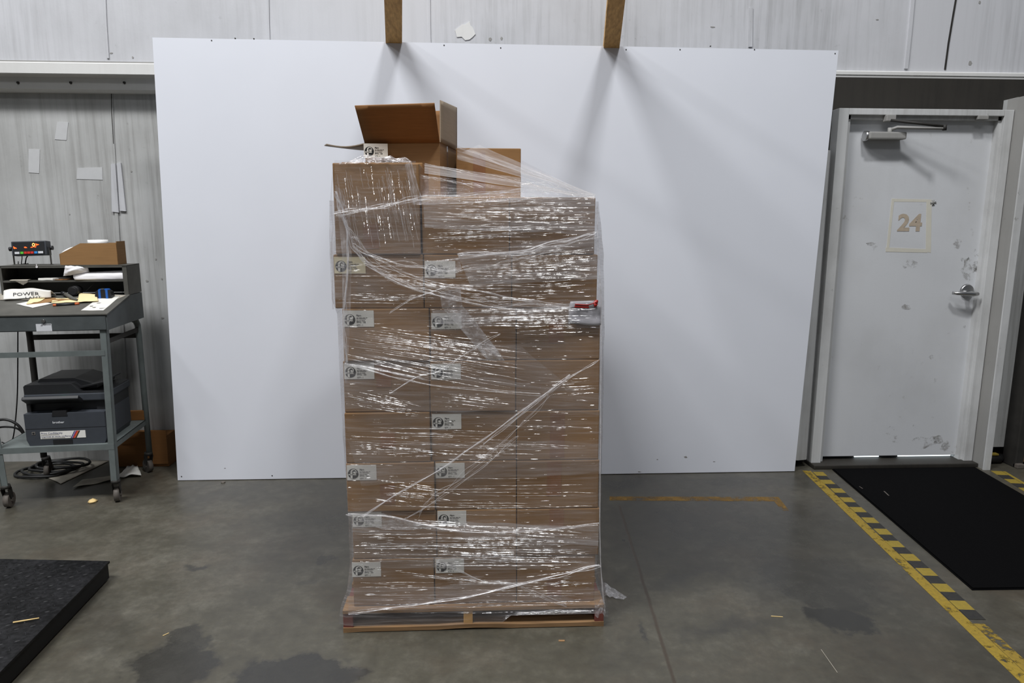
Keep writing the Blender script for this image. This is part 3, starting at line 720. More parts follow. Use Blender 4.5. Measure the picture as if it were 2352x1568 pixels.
m.sheet(lambda u, v: q3[0].lerp(q3[1], u).lerp(q3[3].lerp(q3[2], u), v)+Vector((0, -.003*math.sin(v*9), 0)), 8, 4, .0012, (0, -1, 0))
m.tube([on(1352, 700, .010), on(1362, 697, .010), on(1370, 693, .012), on(1373, 690, .010)], [.002, .002, .008, .003], 8); m.tube([on(1366, 705, .010), on(1369, 697, .012)], [.003, .008], 8)
obj('foil_strip', m, 'red', W)

# ================================================================== STRETCH FILM
from mathutils import noise as NZ
F = thing('stretch_film', 'clear wrinkled plastic stretch film wrapped around the stack of cartons and pallet', 'plastic film', (-.026, 2.92, .0))
# shell: left / right outline by height
def outline(z):
    zs = [(.03, -.520, .470, 2.300), (.10, -.512, .466, 2.306), (.16, -.490, .446, 2.320), (.27, -.476, .436, 2.326), (.46, -.476, .438, 2.326), (.83, -.484, .436, 2.326), (1.18, -.486, .432, 2.326), (1.22, -.502, .430, 2.326), (1.38, -.502, .424, 2.326), (1.56, -.496, .402, 2.326)]
    for a, b in zip(zs, zs[1:]):
        if z <= b[0]:
            t = max(0, (z-a[0])/(b[0]-a[0])); return [a[i]+(b[i]-a[i])*t for i in (1, 2, 3)]
    return zs[-1][1:]
def shell(u, v, z0=.035, z1=1.555):
    z = z0+(z1-z0)*v; xl, xr, yf = outline(z); yb = 3.525
    per = [(xl, yb), (xl, yf+.01), (xl+.01, yf), (xr-.01, yf), (xr, yf+.01), (xr, yb), (xl, yb)]
    cum = [0, .25, .255, .495, .50, .75, 1]
    for i in range(6):
        if u <= cum[i+1]+1e-9:
            t = (u-cum[i])/(cum[i+1]-cum[i]); x = per[i][0]+(per[i+1][0]-per[i][0])*t; y = per[i][1]+(per[i+1][1]-per[i][1])*t; break
    nz = NZ.noise(Vector((x*9, y*9, z*14)))
    out = .004*nz
    if i in (2,): y += -abs(out)
    else: x += out if x > 0 else -abs(out)
    zz = z
    if v < .001: zz += .02*NZ.noise(Vector((x*4, y*4, 0)))+(.03 if x > .1 and i == 2 else 0)
    return (x, y, zz)
m = MB(); m.grid(shell, 120, 60, 4.0, 1.5); obj('wrap_sheet', m, 'film', F)
def pq(q, u, v, d):
    P = [Vector((*p, 0)) for p in q]; t = P[0].lerp(P[1], u).lerp(P[3].lerp(P[2], u), v)
    return ony(t.x, t.y, Y0-d)
def patch(name, mat, q, d=.016, amp=.003, nu=30, nv=10, swap=False):
    P = [ony(x, y, Y0) for x, y in q]; lu = ((P[1]-P[0]).length+(P[2]-P[3]).length)/2; lv = ((P[3]-P[0]).length+(P[2]-P[1]).length)/2
    m = MB(); ph = random.random()*9
    def fn(u, v):
        p = pq(q, u, v, d); e = NZ.noise(Vector((u*lu*5+ph, v*lv*30, ph)))
        edge = .012*NZ.noise(Vector((u*lu*8, ph, v*3)))*(1 if v in (0, 1) else 0)
        return (p.x, p.y-abs(amp*e), p.z+edge)
    m.grid(fn, nu, nv, lv if swap else lu, lu if swap else lv); return obj(name, m, mat, F)
def crease(m, pts, wid, tilt, lean=0.):
    """a raised facet of the film: a narrow curved ribbon whose face looks forward and up"""
    i = len(m.v); n = len(pts)
    for j, (p, w_) in enumerate(zip(pts, wid)):
        d = (pts[min(j+1, n-1)]-pts[max(j-1, 0)]).normalized()
        nr = Vector((lean, -math.cos(tilt), math.sin(tilt))); nr = (nr-d*nr.dot(d)).normalized(); c = d.cross(nr).normalized()
        m.v += [p-c*w_, p+nr*w_*.22, p+c*w_]
    for j in range(n-1):
        for k in (0, 1):
            a = i+j*3+k; m.addidx((a, a+3, a+4, a+1), True)
def ridges(name, mat, zones):
    m = MB()
    for (q, cnt, l0, l1, r0, r1) in zones:
        q0, q1, q2, q3 = [ony(x, y, Y0) for x, y in q]; lu = ((q1-q0).length+(q2-q3).length)/2
        for k in range(cnt):
            ln = random.uniform(l0, l1)/lu; u = random.uniform(0, max(.001, 1-ln)); v = random.betavariate(1.3, 1.3); r = random.uniform(r0, r1)*1.15; ph = random.random()*50
            dd = random.uniform(.017, .022); n = max(4, int(ln*lu/.008)); pts = []; wid = []
            for j in range(n+1):
                t = j/n; p = pq(q, min(1, u+ln*t), v, dd)
                p.z += .004*NZ.noise(Vector((t*ln*lu*9+ph, ph, 0)))+.0010*NZ.noise(Vector((t*ln*lu*60+ph, ph, 3)))
                pts.append(p); wid.append(max(.00015, r*(math.sin(math.pi*min(.97, max(.03, t)))**.6)*(.6+.8*NZ.noise(Vector((t*ln*lu*40+ph, 7, ph))))))
            crease(m, pts, wid, random.uniform(.45, .95), random.uniform(-.15, .15))
    return obj(name, m, mat, F, kind='stuff', recalc=False)
random.seed(11)
# hazier doubled bands on the front
patch('film_band', 'film_milky', [(972, 462), (1366, 452), (1366, 540), (975, 522)])
patch('film_band', 'film_milky', [(1050, 582), (1370, 535), (1372, 640), (1080, 655)])
patch('film_band', 'film_milky', [(990, 708), (1310, 694), (1310, 752), (1000, 745)])
patch('film_band', 'film', [(790, 745), (1200, 800), (1330, 905), (790, 840)], .018)
patch('film_band', 'film', [(800, 1010), (1376, 1015), (1376, 1085), (830, 1115)], .018)
patch('film_band', 'film_milky', [(808, 1190), (1376, 1208), (1374, 1250), (808, 1222)])
patch('film_band', 'film', [(808, 1222), (1374, 1235), (1370, 1310), (808, 1300)], .018)
patch('film_band', 'film', [(800, 1350), (1190, 1338), (1376, 1392), (800, 1402)], .02)
patch('film_band', 'film', [(768, 372), (955, 372), (968, 580), (768, 584)], .012, swap=True)
patch('film_band', 'film_milky', [(770, 425), (787, 440), (808, 585), (786, 585)], .022, .004, 12, 12, True)
patch('film_band', 'film_milky', [(786, 583), (808, 583), (804, 742), (786, 742)], .023, .004, 12, 12, True)
patch('film_band', 'film_milky', [(788, 740), (803, 740), (798, 880), (793, 880)], .022, .004, 12, 12, True)
patch('film_band', 'film', [(768, 590), (1000, 600), (1050, 690), (768, 690)], .018)
patch('film_band', 'film', [(790, 830), (1376, 900), (1376, 950), (790, 940)], .018)
patch('crumpled_film', 'film_crumple', [(980, 596), (1055, 588), (1062, 628), (985, 640)], .020, .006)
patch('crumpled_film', 'film_crumple', [(1010, 672), (1058, 665), (1062, 705), (1016, 712)], .021, .006)
patch('crumpled_film', 'film_crumple', [(1018, 708), (1062, 700), (1160, 826), (1120, 828)], .021, .006)
patch('crumpled_film', 'film_crumple', [(796, 1183), (880, 1178), (1000, 1212), (880, 1216)], .021, .004)
ridges('film_wrinkles', 'ridge', [
    ([(985, 462), (1366, 455), (1366, 515), (985, 505)], 90, .03, .16, .0005, .0011),
    ([(975, 515), (1366, 500), (1366, 532), (975, 560)], 26, .05, .22, .0005, .0011),
    ([(1080, 592), (1372, 560), (1372, 645), (1090, 640)], 50, .06, .28, .0005, .0013),
    ([(830, 620), (1050, 655), (1300, 700), (1000, 690)], 24, .05, .25, .0005, .001),
    ([(1000, 712), (1370, 700), (1370, 748), (1000, 752)], 42, .08, .35, .0006, .0014),
    ([(1160, 745), (1378, 740), (1378, 765), (1180, 770)], 8, .06, .15, .0006, .0012),
    ([(850, 742), (1190, 795), (1190, 832), (810, 790)], 28, .08, .3, .0005, .0012),
    ([(800, 886), (990, 935), (970, 955), (795, 930)], 26, .04, .14, .0005, .0012),
    ([(990, 896), (1190, 922), (1190, 945), (990, 925)], 9, .08, .25, .0006, .0012),
    ([(1250, 855), (1372, 845), (1372, 905), (1250, 912)], 12, .05, .14, .0005, .001),
    ([(800, 1012), (1000, 1030), (1180, 1048), (800, 1050)], 40, .02, .10, .0005, .0013),
    ([(1000, 1020), (1185, 1025), (1185, 1065), (1000, 1062)], 26, .02, .09, .0005, .0012),
    ([(835, 1092), (1075, 1128), (1010, 1170), (850, 1150)], 36, .02, .14, .0005, .0013),
    ([(880, 1188), (1374, 1222), (1374, 1240), (900, 1215)], 36, .04, .26, .0006, .0014),
    ([(980, 1235), (1366, 1240), (1366, 1295), (980, 1280)], 46, .08, .32, .0006, .0016),
    ([(890, 1306), (1190, 1338), (1150, 1346), (920, 1318)], 9, .10, .26, .0007, .0015),
    ([(1190, 1322), (1366, 1300), (1366, 1385), (1190, 1392)], 22, .02, .10, .0005, .0014),
    ([(800, 1388), (1366, 1376), (1366, 1404), (800, 1412)], 30, .06, .3, .0005, .0012),
    ([(808, 1212), (900, 1205), (900, 1300), (808, 1300)], 10, .03, .1, .0005, .001),
    ([(1195, 955), (1370, 958), (1370, 990), (1195, 1000)], 12, .01, .05, .0005, .001),
    ([(800, 660), (1000, 672), (1000, 700), (800, 690)], 14, .02, .12, .0005, .001),
])
ridges('film_wrinkles', 'ridge_soft', [
    ([(790, 740), (1240, 800), (1240, 930), (790, 845)], 30, .15, .5, .0006, .0014),
    ([(790, 800), (1000, 850), (1000, 880), (790, 838)], 8, .2, .3, .0015, .0028),
    ([(800, 960), (1376, 980), (1376, 1060), (800, 1040)], 24, .1, .4, .0005, .001),
    ([(800, 1100), (1376, 1090), (1376, 1190), (800, 1180)], 20, .1, .4, .0005, .001),
    ([(808, 1210), (1370, 1215), (1370, 1300), (808, 1300)], 34, .2, .55, .0006, .0016),
    ([(770, 590), (1370, 600), (1370, 700), (770, 700)], 26, .1, .4, .0005, .0012),
    ([(975, 455), (1366, 450), (1366, 580), (975, 580)], 26, .1, .35, .0005, .0012),
    ([(808, 1310), (1366, 1310), (1366, 1400), (808, 1400)], 24, .1, .5, .0006, .0014)])
ridges('film_wrinkles', 'ridge', [
    ([(775, 590), (1372, 590), (1376, 830), (785, 830)], 150, .004, .03, .0004, .0010),
    ([(790, 830), (1376, 830), (1376, 1180), (800, 1180)], 190, .004, .03, .0004, .0009),
    ([(808, 1190), (1370, 1190), (1366, 1395), (808, 1395)], 170, .004, .035, .0004, .0010),
    ([(970, 458), (1366, 452), (1366, 580), (970, 580)], 150, .006, .04, .0004, .0010),
    ([(1080, 590), (1372, 565), (1372, 700), (1000, 720)], 70, .02, .12, .0005, .0012)])
# streaks down the tall carton run the other way
def vridges(q, cnt):
    m = MB()
    for k in range(cnt):
        u = random.random(); v0 = random.uniform(0, .7); ln = random.uniform(.04, .3); n = int(4+ln*60); tl = random.uniform(.45, .9); ph = random.random()*30
        for j in range(n):
            if random.random() < .35: continue
            p = pq(q, u+.05*ln*j/n, min(1, v0+ln*j/n), .017); p.x += .002*NZ.noise(Vector((j*.2, ph, 0))); w_ = random.uniform(.0004, .0009); hh = random.uniform(.0015, .0055)
            crease(m, [p-Vector((w_, 0, 0)), p, p+Vector((w_, 0, 0))], [hh*.6, hh, hh*.6], tl+random.uniform(-.15, .15))
    obj('film_wrinkles', m, 'ridge', F, kind='stuff', recalc=False)
vridges([(775, 378), (940, 378), (962, 575), (790, 575)], 34)
m = MB()
for k in range(60):
    u = random.random(); v0 = random.uniform(0, .6); ln = random.uniform(.1, .5); ph = random.random()*30
    P_ = [pq([(772, 376), (945, 376), (966, 578), (785, 578)], min(1, u+.12*(ln*j/16)), min(1, v0+ln*j/16), .017)+Vector((.0025*NZ.noise(Vector((j*.3, ph, 0))), 0, 0)) for j in range(17)]
    m.tube(P_, [random.uniform(.0003, .0009) for _ in P_], 6, False)
obj('film_wrinkles', m, 'ridge_soft', F, kind='stuff', recalc=False)
# roped film: pixel paths on the front of the stack
def rope(px, rads, n_str=3, mat='rope', d=.022, spread=.006):
    m = MB(); P = [ony(x, y, Y0-d) for x, y in px]
    for s in range(n_str):
        ph = random.random()*30; pts = []; rr = []
        N = 14*(len(P)-1)
        for k in range(N+1):
            t = k/N*(len(P)-1); i = min(len(P)-2, int(t)); f = t-i
            a, b, c, e = P[max(0, i-1)], P[i], P[i+1], P[min(len(P)-1, i+2)]
            p = .5*((2*b)+(c-a)*f+(2*a-5*b+4*c-e)*f*f+(3*b-a-3*c+e)*f**3)
            w_ = .72*(rads[0]+(rads[1]-rads[0])*k/N)
            p = p+Vector((spread*NZ.noise(Vector((k*.10+ph, ph, 1))), -.002*s, spread*NZ.noise(Vector((k*.10, ph, 5)))))
            pts.append(p); rr.append(w_*(.7+.5*NZ.noise(Vector((k*.5, ph, 9)))))
        m.tube(pts, rr, 7, False)
    return obj('film_strand', m, mat, F, recalc=False)
rope([(772, 440), (784, 480), (797, 540), (800, 600), (794, 680), (790, 745), (796, 830)], (.006, .003), 4, spread=.010)
rope([(795, 500), (806, 556), (845, 610), (930, 655), (1060, 692), (1200, 712), (1310, 706)], (.0022, .0014), 5, spread=.012)
rope([(800, 520), (830, 590), (910, 640), (1020, 672), (1150, 695), (1290, 700)], (.0011, .0008), 6, 'ridge_soft', spread=.028)
rope([(808, 545), (860, 588), (960, 612), (1060, 620), (1180, 600), (1290, 575)], (.0009, .0008), 6, 'ridge_soft', spread=.026)
rope([(812, 560), (870, 600), (960, 640), (1075, 662), (1200, 690), (1300, 700)], (.0022, .0015), 3, spread=.014)
rope([(768, 492), (870, 474), (965, 456), (1080, 448), (1200, 440)], (.0022, .0016), 7, spread=.018)
rope([(1055, 588), (1190, 577), (1290, 556), (1368, 536)], (.0024, .002), 9, spread=.022)
rope([(1310, 860), (1250, 905), (1170, 965), (1080, 1030), (990, 1090), (900, 1140), (832, 1186)], (.0030, .0026), 3, spread=.006)
rope([(1376, 826), (1300, 872), (1200, 950), (1110, 1020)], (.0016, .0024), 3, spread=.010)
rope([(1262, 905), (1180, 990), (1090, 1066), (1010, 1130), (960, 1185)], (.0012, .0012), 3, spread=.02)
rope([(1190, 1000), (1110, 1070), (1000, 1150), (930, 1190)], (.0012, .001), 3, spread=.014)
rope([(1378, 1296), (1290, 1318), (1180, 1344), (1060, 1372), (930, 1390), (800, 1408)], (.003, .0022), 5, spread=.010)
rope([(1000, 1290), (1110, 1330), (1200, 1350), (1300, 1392)], (.0016, .002), 3, spread=.012)
rope([(896, 718), (960, 680), (1040, 655)], (.0016, .0016), 3, spread=.008)
rope([(895, 905), (950, 868), (1000, 855), (1090, 800), (1150, 765)], (.0022, .0014), 2, 'ridge_soft', spread=.008)
rope([(792, 835), (900, 862), (1000, 884), (1240, 905)], (.0024, .0016), 3, 'rope', spread=.010)
rope([(796, 1180), (900, 1186), (1000, 1210), (1150, 1222), (1374, 1204)], (.0022, .0016), 4, 'rope', spread=.010)
rope([(1372, 470), (1373, 560), (1378, 640), (1381, 720), (1380, 830), (1379, 1000), (1378, 1180), (1380, 1300), (1388, 1385)], (.0022, .003), 3, 'rope', spread=.004)
# film gathered at the pallet's right corner
m = MB()
m.grid(lambda u, v: (ony(1366+24*u, 1380+32*v, 2.302).x, 2.300-.010*NZ.noise(Vector((u*5, v*5, 1))), ony(1366+24*u, 1380+32*v+5*math.sin(u*7), 2.302).z), 12, 12, .06, .06); obj('crumpled_film', m, 'film_crumple', F)
# loose sheets drawn over the top of the cartons
def tri_sheet(name, mat, c, nu=24, nv=12, amp=.006, swap=False):
    c = [Vector(p) for p in c]; lu = (c[1]-c[0]).length; lv = (c[3]-c[0]).length; ph = random.random()*20
    m = MB()
    def fn(u, v):
        p = c[0].lerp(c[1], u).lerp(c[3].lerp(c[2], u), v); e = amp*math.sin(math.pi*u)
        return p+Vector((0, -e*abs(NZ.noise(Vector((u*2, v*8, ph)))), e*NZ.noise(Vector((u*3, v*6, ph)))))
    m.grid(fn, nu, nv, lv if swap else lu, lu if swap else lv); return obj(name, m, mat, F)
tri_sheet('top_sheet', 'film_smooth', [ony(1050, 334, 3.0), ony(1368, 446, 2.34), ony(1368, 455, 2.33), ony(1050, 366, 2.95)])
tri_sheet('top_sheet', 'film_smooth', [ony(1100, 332, 3.01), ony(1366, 448, 2.36), ony(1366, 454, 2.34), ony(1060, 350, 2.98)])
tri_sheet('top_sheet', 'film_thin', [ony(1198, 368, 3.0), ony(1340, 440, 2.5), ony(1340, 446, 2.45), ony(1198, 400, 2.98)])
tri_sheet('top_sheet', 'film_smooth', [ony(975, 375, 2.62), ony(1366, 450, 2.33), ony(1366, 456, 2.325), ony(975, 398, 2.35)])
tri_sheet('top_sheet', 'film', [ony(940, 398, 2.40), ony(1366, 452, 2.33), ony(1366, 460, 2.322), ony(950, 470, 2.322)])
tri_sheet('top_sheet', 'film_smooth', [ony(978, 378, 2.61), ony(1195, 408, 2.55), ony(1195, 418, 2.54), ony(972, 379, 2.60)])
def rope3(P, r, n=3, mat='rope', spread=.006):
    m = MB()
    for s in range(n):
        ph = random.random()*30
        m.tube([P[0].lerp(P[1], k/20)+Vector((0, 0, spread*NZ.noise(Vector((k*.2, ph, 2))))) for k in range(21)], [r*(.7+.5*NZ.noise(Vector((k*.6, ph, 4)))) for k in range(21)], 6, False)
    obj('film_strand', m, mat, F, recalc=False)
rope3([ony(975, 376, 2.60), ony(1366, 452, 2.33)], .0008, 3, spread=.012)
rope3([ony(940, 400, 2.36), ony(1110, 430, 2.335)], .0006, 4, 'ridge', .012)
rope3([ony(1050, 340, 2.99), ony(1366, 450, 2.34)], .0007, 3, 'ridge_soft', .015)
rope3([ony(1180, 414, 2.40), ony(1366, 455, 2.328)], .0006, 6, 'ridge', .03)
# bunched film on top of the tall carton
m = MB(); a = ony(778, 376, Y0-.008); b = ony(942, 372, Y0-.008)
peak = [0, .3, .5, .75, .95, 1, .9, .72, .70, .9, .55, .60, .62, .2]
def bun(u, v):
    i = u*(len(peak)-1); k = min(len(peak)-2, int(i)); h = peak[k]+(peak[k+1]-peak[k])*(i-k)
    p = a.lerp(b, u); return (p.x, p.y+.05*v+.012*NZ.noise(Vector((u*9, v*5, 2))), p.z+.032*h*v+.004*NZ.noise(Vector((u*14, v*8, 4))))
m.grid(bun, 40, 10, .25, .06); obj('crumpled_film', m, 'film_crumple', F)
patch('crumpled_film', 'film_crumple', [(930, 378), (946, 374), (968, 452), (948, 470)], .014, .008, 8, 16, True)
# thin film bulging past the left corners
m = MB()
m.grid(lambda u, v: (ony(766-6*math.sin(u*math.pi)*abs(math.sin(u*8)+.3), 380+330*u, Y0).x-.001, Y0+.02*v-.01, ony(766, 380+330*u, Y0).z), 30, 3, .4, .03); obj('crumpled_film', m, 'film_milky', F)
# torn film scrap on the floor
m = MB(); c = [onz(1382, 1338), onz(1440, 1372), onz(1432, 1378), onz(1384, 1372)]
def scrap(u, v):
    p = c[0].lerp(c[1], u).lerp(c[3].lerp(c[2], u), v); return (p.x, p.y, .003+.035*abs(NZ.noise(Vector((u*3, v*3, 8))))*(1-u))
m.grid(scrap, 14, 8, .2, .15); obj('film_scrap', m, 'film_crumple', label='torn piece of clear film on the floor right of the pallet', cat='plastic film')

# ================================================================== SHOP DESK AND WHAT STANDS ON IT
DA = math.radians(6.0)
TD = Matrix.Translation((-1.907, 3.559, 0)) @ Matrix.Rotation(DA, 4, 'Z')
DI = TD.inverted()
WD, LD, RV = .64, .49, .307                # width, depth, where the pigeonholes begin
def dz(v): return 1.022+.067*v/RV
DV = Vector((-math.sin(DA), math.cos(DA), 0)); DU = Vector((math.cos(DA), math.sin(DA), 0))
def onplane(px, py, p0, n): d = ray(px, py); return CAM+d*((Vector(p0)-CAM).dot(n)/d.dot(n))
DN = DU.cross(DV+Vector((0, 0, .067/RV))).normalized()
def ondesk(px, py, h=0.): return onplane(px, py, Vector((-1.907, 3.559, 1.022+h)), DN)
def atv(px, py, v): return onplane(px, py, TD @ Vector((0, v, 0)), DV)
DK = thing('shop_desk', 'grey steel standing desk with pigeonholes on casters by the left wall', 'desk', TD @ Vector((-.32, .245, 0)))
m = MB()
zb = .938
m.prism([(0, zb), (0, dz(0)-.003), (RV, dz(RV)-.003), (LD, dz(RV)-.003), (LD, zb)], 'x', -WD, 0, T=TD @ Matrix(((1, 0, 0, 0), (0, 1, 0, 0), (0, 0, 1, 0), (0, 0, 0, 1))))
obj('desk_body', m, 'steel', DK)
m = MB(); m.prism([(-.006, dz(0)-.004), (-.006, dz(0)+.001), (RV, dz(RV)+.001), (RV, dz(RV)-.004)], 'x', -WD-.004, .004, T=TD); obj('desk_top', m, 'steel_t', DK)
m = MB(); m.box(-WD+.012, -.008, -.003, .004, zb+.004, dz(0)-.012, T=TD); dr = obj('drawer_front', m, 'steel', DK)
c = atv(100, 737, -.004); cl_ = DI @ c
m = MB(); m.cyl(TD @ Vector((cl_.x, -.003, cl_.z)), TD @ Vector((cl_.x, -.011, cl_.z)), .009, .008, 18); obj('lock', m, 'chrome', dr)
a, b = DI @ atv(82, 744, -.004), DI @ atv(120, 760, -.004)
m = MB(); m.box(a.x, b.x, -.0042, -.002, b.z, a.z, T=TD); tg = obj('drawer_tag', m, 'keygrey', dr)
m = MB(); m.box(a.x+.026, b.x-.003, -.0048, -.004, a.z-.005, a.z-.003, T=TD); m.box(a.x+.022, a.x+.031, -.0048, -.004, a.z-.010, a.z-.008, T=TD); obj('tag_print', m, 'ink', tg)
# pigeonholes
ZT = 1.252; ZS = 1.172; tk = .004
m = MB()
m.box(-WD, 0, RV, LD, ZT-tk, ZT, T=TD); m.box(-WD, 0, RV, RV+.003, ZT-.012, ZT, T=TD); m.box(-.002, 0, RV, LD, dz(RV), ZT, T=TD); m.box(-.024, 0, RV, RV+.003, dz(RV), ZT, T=TD)
m.box(-WD, -WD+.002, RV, LD, dz(RV), ZT, T=TD); m.box(-WD, -WD+.012, RV, RV+.003, dz(RV), ZT, T=TD); m.box(-WD, 0, LD-.003, LD, dz(RV), ZT, T=TD)
pg = obj('pigeonhole_cabinet', m, 'steel_t', DK)
m = MB(); m.box(-WD+.004, -.004, RV+.004, LD-.004, ZS-.003, ZS, T=TD); m.box(-WD+.004, -.004, RV+.002, RV+.005, ZS-.009, ZS, T=TD); obj('shelf', m, 'steel_t', pg)
# legs: angle iron, rails, low shelf, casters
def angle(mb, p0, p1, sx, sy, w_=.032, t_=.004):
    p0, p1 = Vector(p0), Vector(p1)
    for (dx0, dx1, dy0, dy1) in ((0, w_*sx, 0, t_*sy), (0, t_*sx, 0, w_*sy)):
        x0, x1 = sorted((dx0, dx1)); y0, y1 = sorted((dy0, dy1))
        mb.hexa([p0+Vector((x0, y0, 0)), p0+Vector((x1, y0, 0)), p0+Vector((x1, y1, 0)), p0+Vector((x0, y1, 0)), p1+Vector((x0, y0, 0)), p1+Vector((x1, y0, 0)), p1+Vector((x1, y1, 0)), p1+Vector((x0, y1, 0))], TD)
legs = [((-.012, .006), (-.030, .002), -1, 1), ((-WD+.02, .006), (-WD+.045, .004), 1, 1)]
for (tx, ty), (bx_, by_), sx, sy in legs:
    m = MB(); angle(m, (bx_, by_, .125), (tx, ty, zb), sx, sy); obj('leg', m, 'leg_paint', DK)
for x in (-.030, -WD+.03):
    m = MB(); pts = [(x, LD-.02, .125), (x, LD-.02, .5), (x, LD-.018, .84), (x, LD-.022, .895), (x, LD-.045, .925), (x, LD-.09, .94)]
    m.tube([TD @ Vector(p) for p in pts], .017, 8); obj('leg', m, 'dark' if x < -.3 else 'leg_paint', DK)
for nm, y0, z0, z1 in (('rail', .004, .805, .832), ('rail', LD-.024, .822, .852)):
    m = MB(); m.box(-WD+.03, -.03, y0, y0+.006, z0, z1, T=TD); obj(nm, m, 'leg_paint' if y0 < .1 else 'dark', DK)
m = MB(); m.box(-.03, -.024, .02, LD-.03, .86, .885, T=TD); obj('rail', m, 'dark', DK)
m = MB(); m.box(-WD+.035, -.03, .004, LD-.02, .326, .330, T=TD); m.box(-WD+.035, -.03, .002, .006, .300, .330, T=TD); m.box(-.034, -.03, .004, LD-.02, .300, .330, T=TD); m.box(-WD+.035, -WD+.039, .004, LD-.02, .300, .330, T=TD)
obj('low_shelf', m, 'leg_paint', DK)
for (x, y, yaw) in ((-.046, .020, .3), (-WD+.058, .02, .15), (-.036, LD-.02, .9), (-WD+.04, LD-.02, .2)):
    p = TD @ Vector((x, y, 0)); R = Matrix.Translation((p.x, p.y, 0)) @ Matrix.Rotation(yaw, 4, 'Z')
    m = MB(); m.cyl(R @ Vector((0, 0, .110)), R @ Vector((0, 0, .128)), .024, .022, 16)
    for s in (-1, 1):
        m.prism([(-.020, .108), (.020, .108), (.030, .040), (.012, .030)], 'x', s*.017-.0015, s*.017+.0015, T=R)
    ck = obj('caster', m, 'dark', DK)
    m = MB(); m.cyl(R @ Vector((-.013, .018, .040)), R @ Vector((.013, .018, .040)), .040, n=24); m.cyl(R @ Vector((-.019, .018, .040)), R @ Vector((.019, .018, .040)), .012, n=12); obj('wheel', m, 'rubber', ck)

# ---- weighing indicator on top of the pigeonholes
V1 = RV+.075
def dloc(px, py, v): return DI @ atv(px, py, v)
l0, l1 = dloc(24, 554, V1), dloc(108, 587, V1)
S = thing('weighing_indicator', 'grey weighing indicator with red lit display and coloured keys on the pigeonholes', 'scale display', TD @ Vector(((l0.x+l1.x)/2, V1, ZT)))
xm, zm, hw, hh = (l0.x+l1.x)/2, (l0.z+l1.z)/2, (l1.x-l0.x)/2, (l0.z-l1.z)/2
TS = TD @ Matrix.Translation((xm, V1+.02, zm)) @ Matrix.Rotation(-.10, 4, 'X') @ Matrix.Rotation(-.03, 4, 'Y')
m = MB(); m.box(-hw, hw, -.02, .035, -hh, hh, T=TS, bev=.005); sb = obj('indicator_housing', m, 'printer', S)
m = MB(); m.box(-hw+.008, hw-.008, -.0215, -.019, -hh+.006, hh-.005, T=TS); pn = obj('display_panel', m, 'printer_d', sb)
kx = [(-.92, -.62, 'keygrey'), (-.56, -.36, 'green'), (-.32, -.14, 'key_red'), (-.11, .07, 'key_red'), (.10, .30, 'key_red'), (.35, .55, 'sky'), (.60, .92, 'keygrey')]
for a, b, mt in kx:
    m = MB(); w1 = hw-.010; m.box(a*w1, b*w1, -.0232, -.021, -hh+.009, -hh+.021, T=TS); obj('key', m, mt, sb)
m = MB()
def led(px, py, pts, mt_idx):
    m.cur = mt_idx; m.face([TS @ Vector((px*hw+a, -.0224, py*hh+b)) for a, b in pts])
led(-.80, .12, [(-.006, .007), (.012, -.004), (-.004, -.006)], 0); led(-.18, .10, [(-.007, .003), (.002, .004), (.009, -.002), (-.004, -.002)], 0)
led(.18, .10, [(-.006, .001), (.004, .003), (.006, -.001), (-.004, -.002)], 0); led(.34, .12, [(-.008, .002), (.010, .003), (.006, -.002)], 0)
n = 16
for k in range(n):
    a, b = 2*math.pi*k/n, 2*math.pi*(k+1)/n; m.cur = 1
    m.face([TS @ Vector((.30*hw+r_*math.cos(t_)*.75, -.0224, .45*hh+r_*math.sin(t_))) for r_, t_ in ((.009, a), (.009, b), (.006, b), (.006, a))])
led(.40, .45, [(0, .007), (.020, 0), (0, -.006), (.004, 0)], 0)
obj('lit_digits', m, ['led', 'led_core'], pn)
m = MB()
for s in (-1, 1): m.box(s*(hw+.006)-.0015, s*(hw+.006)+.0015, -.002, .010, -zm+ZT+.001, .004, T=TD @ Matrix.Translation((xm, V1+.02, zm)))
m.box(-hw-.0075, hw+.0075, -.015, .025, -zm+ZT+.0005, -zm+ZT+.003, T=TD @ Matrix.Translation((xm, V1+.02, zm))); obj('bracket', m, 'steel_t', S)
for s in (-1, 1):
    m = MB(); p = TS @ Vector((s*(hw+.003), .005, 0)); q = TS @ Vector((s*(hw+.022), .005, 0)); m.cyl(p, p.lerp(q, .4), .005, n=12); m.cyl(p.lerp(q, .35), q, .011, .012, 14); obj('knob', m, 'black', S)
m = MB()
m.tube([TS @ Vector((-hw*.72, .03, -hh)), TS @ Vector((-hw*.74, .032, -hh-.012)), TD @ Vector((xm-hw*.80, V1+.045, ZT+.003)), TD @ Vector((xm-hw*.85, V1+.09, ZT+.003))], .0022, 8)
m.tube([TS @ Vector((-hw*.40, .03, -hh)), TS @ Vector((-hw*.50, .032, -hh-.010)), TD @ Vector((xm-hw*.60, V1+.05, ZT+.0035)), TD @ Vector((xm-hw*.66, V1+.09, ZT+.0035))], .003, 8)
obj('cord', m, 'cable', S)
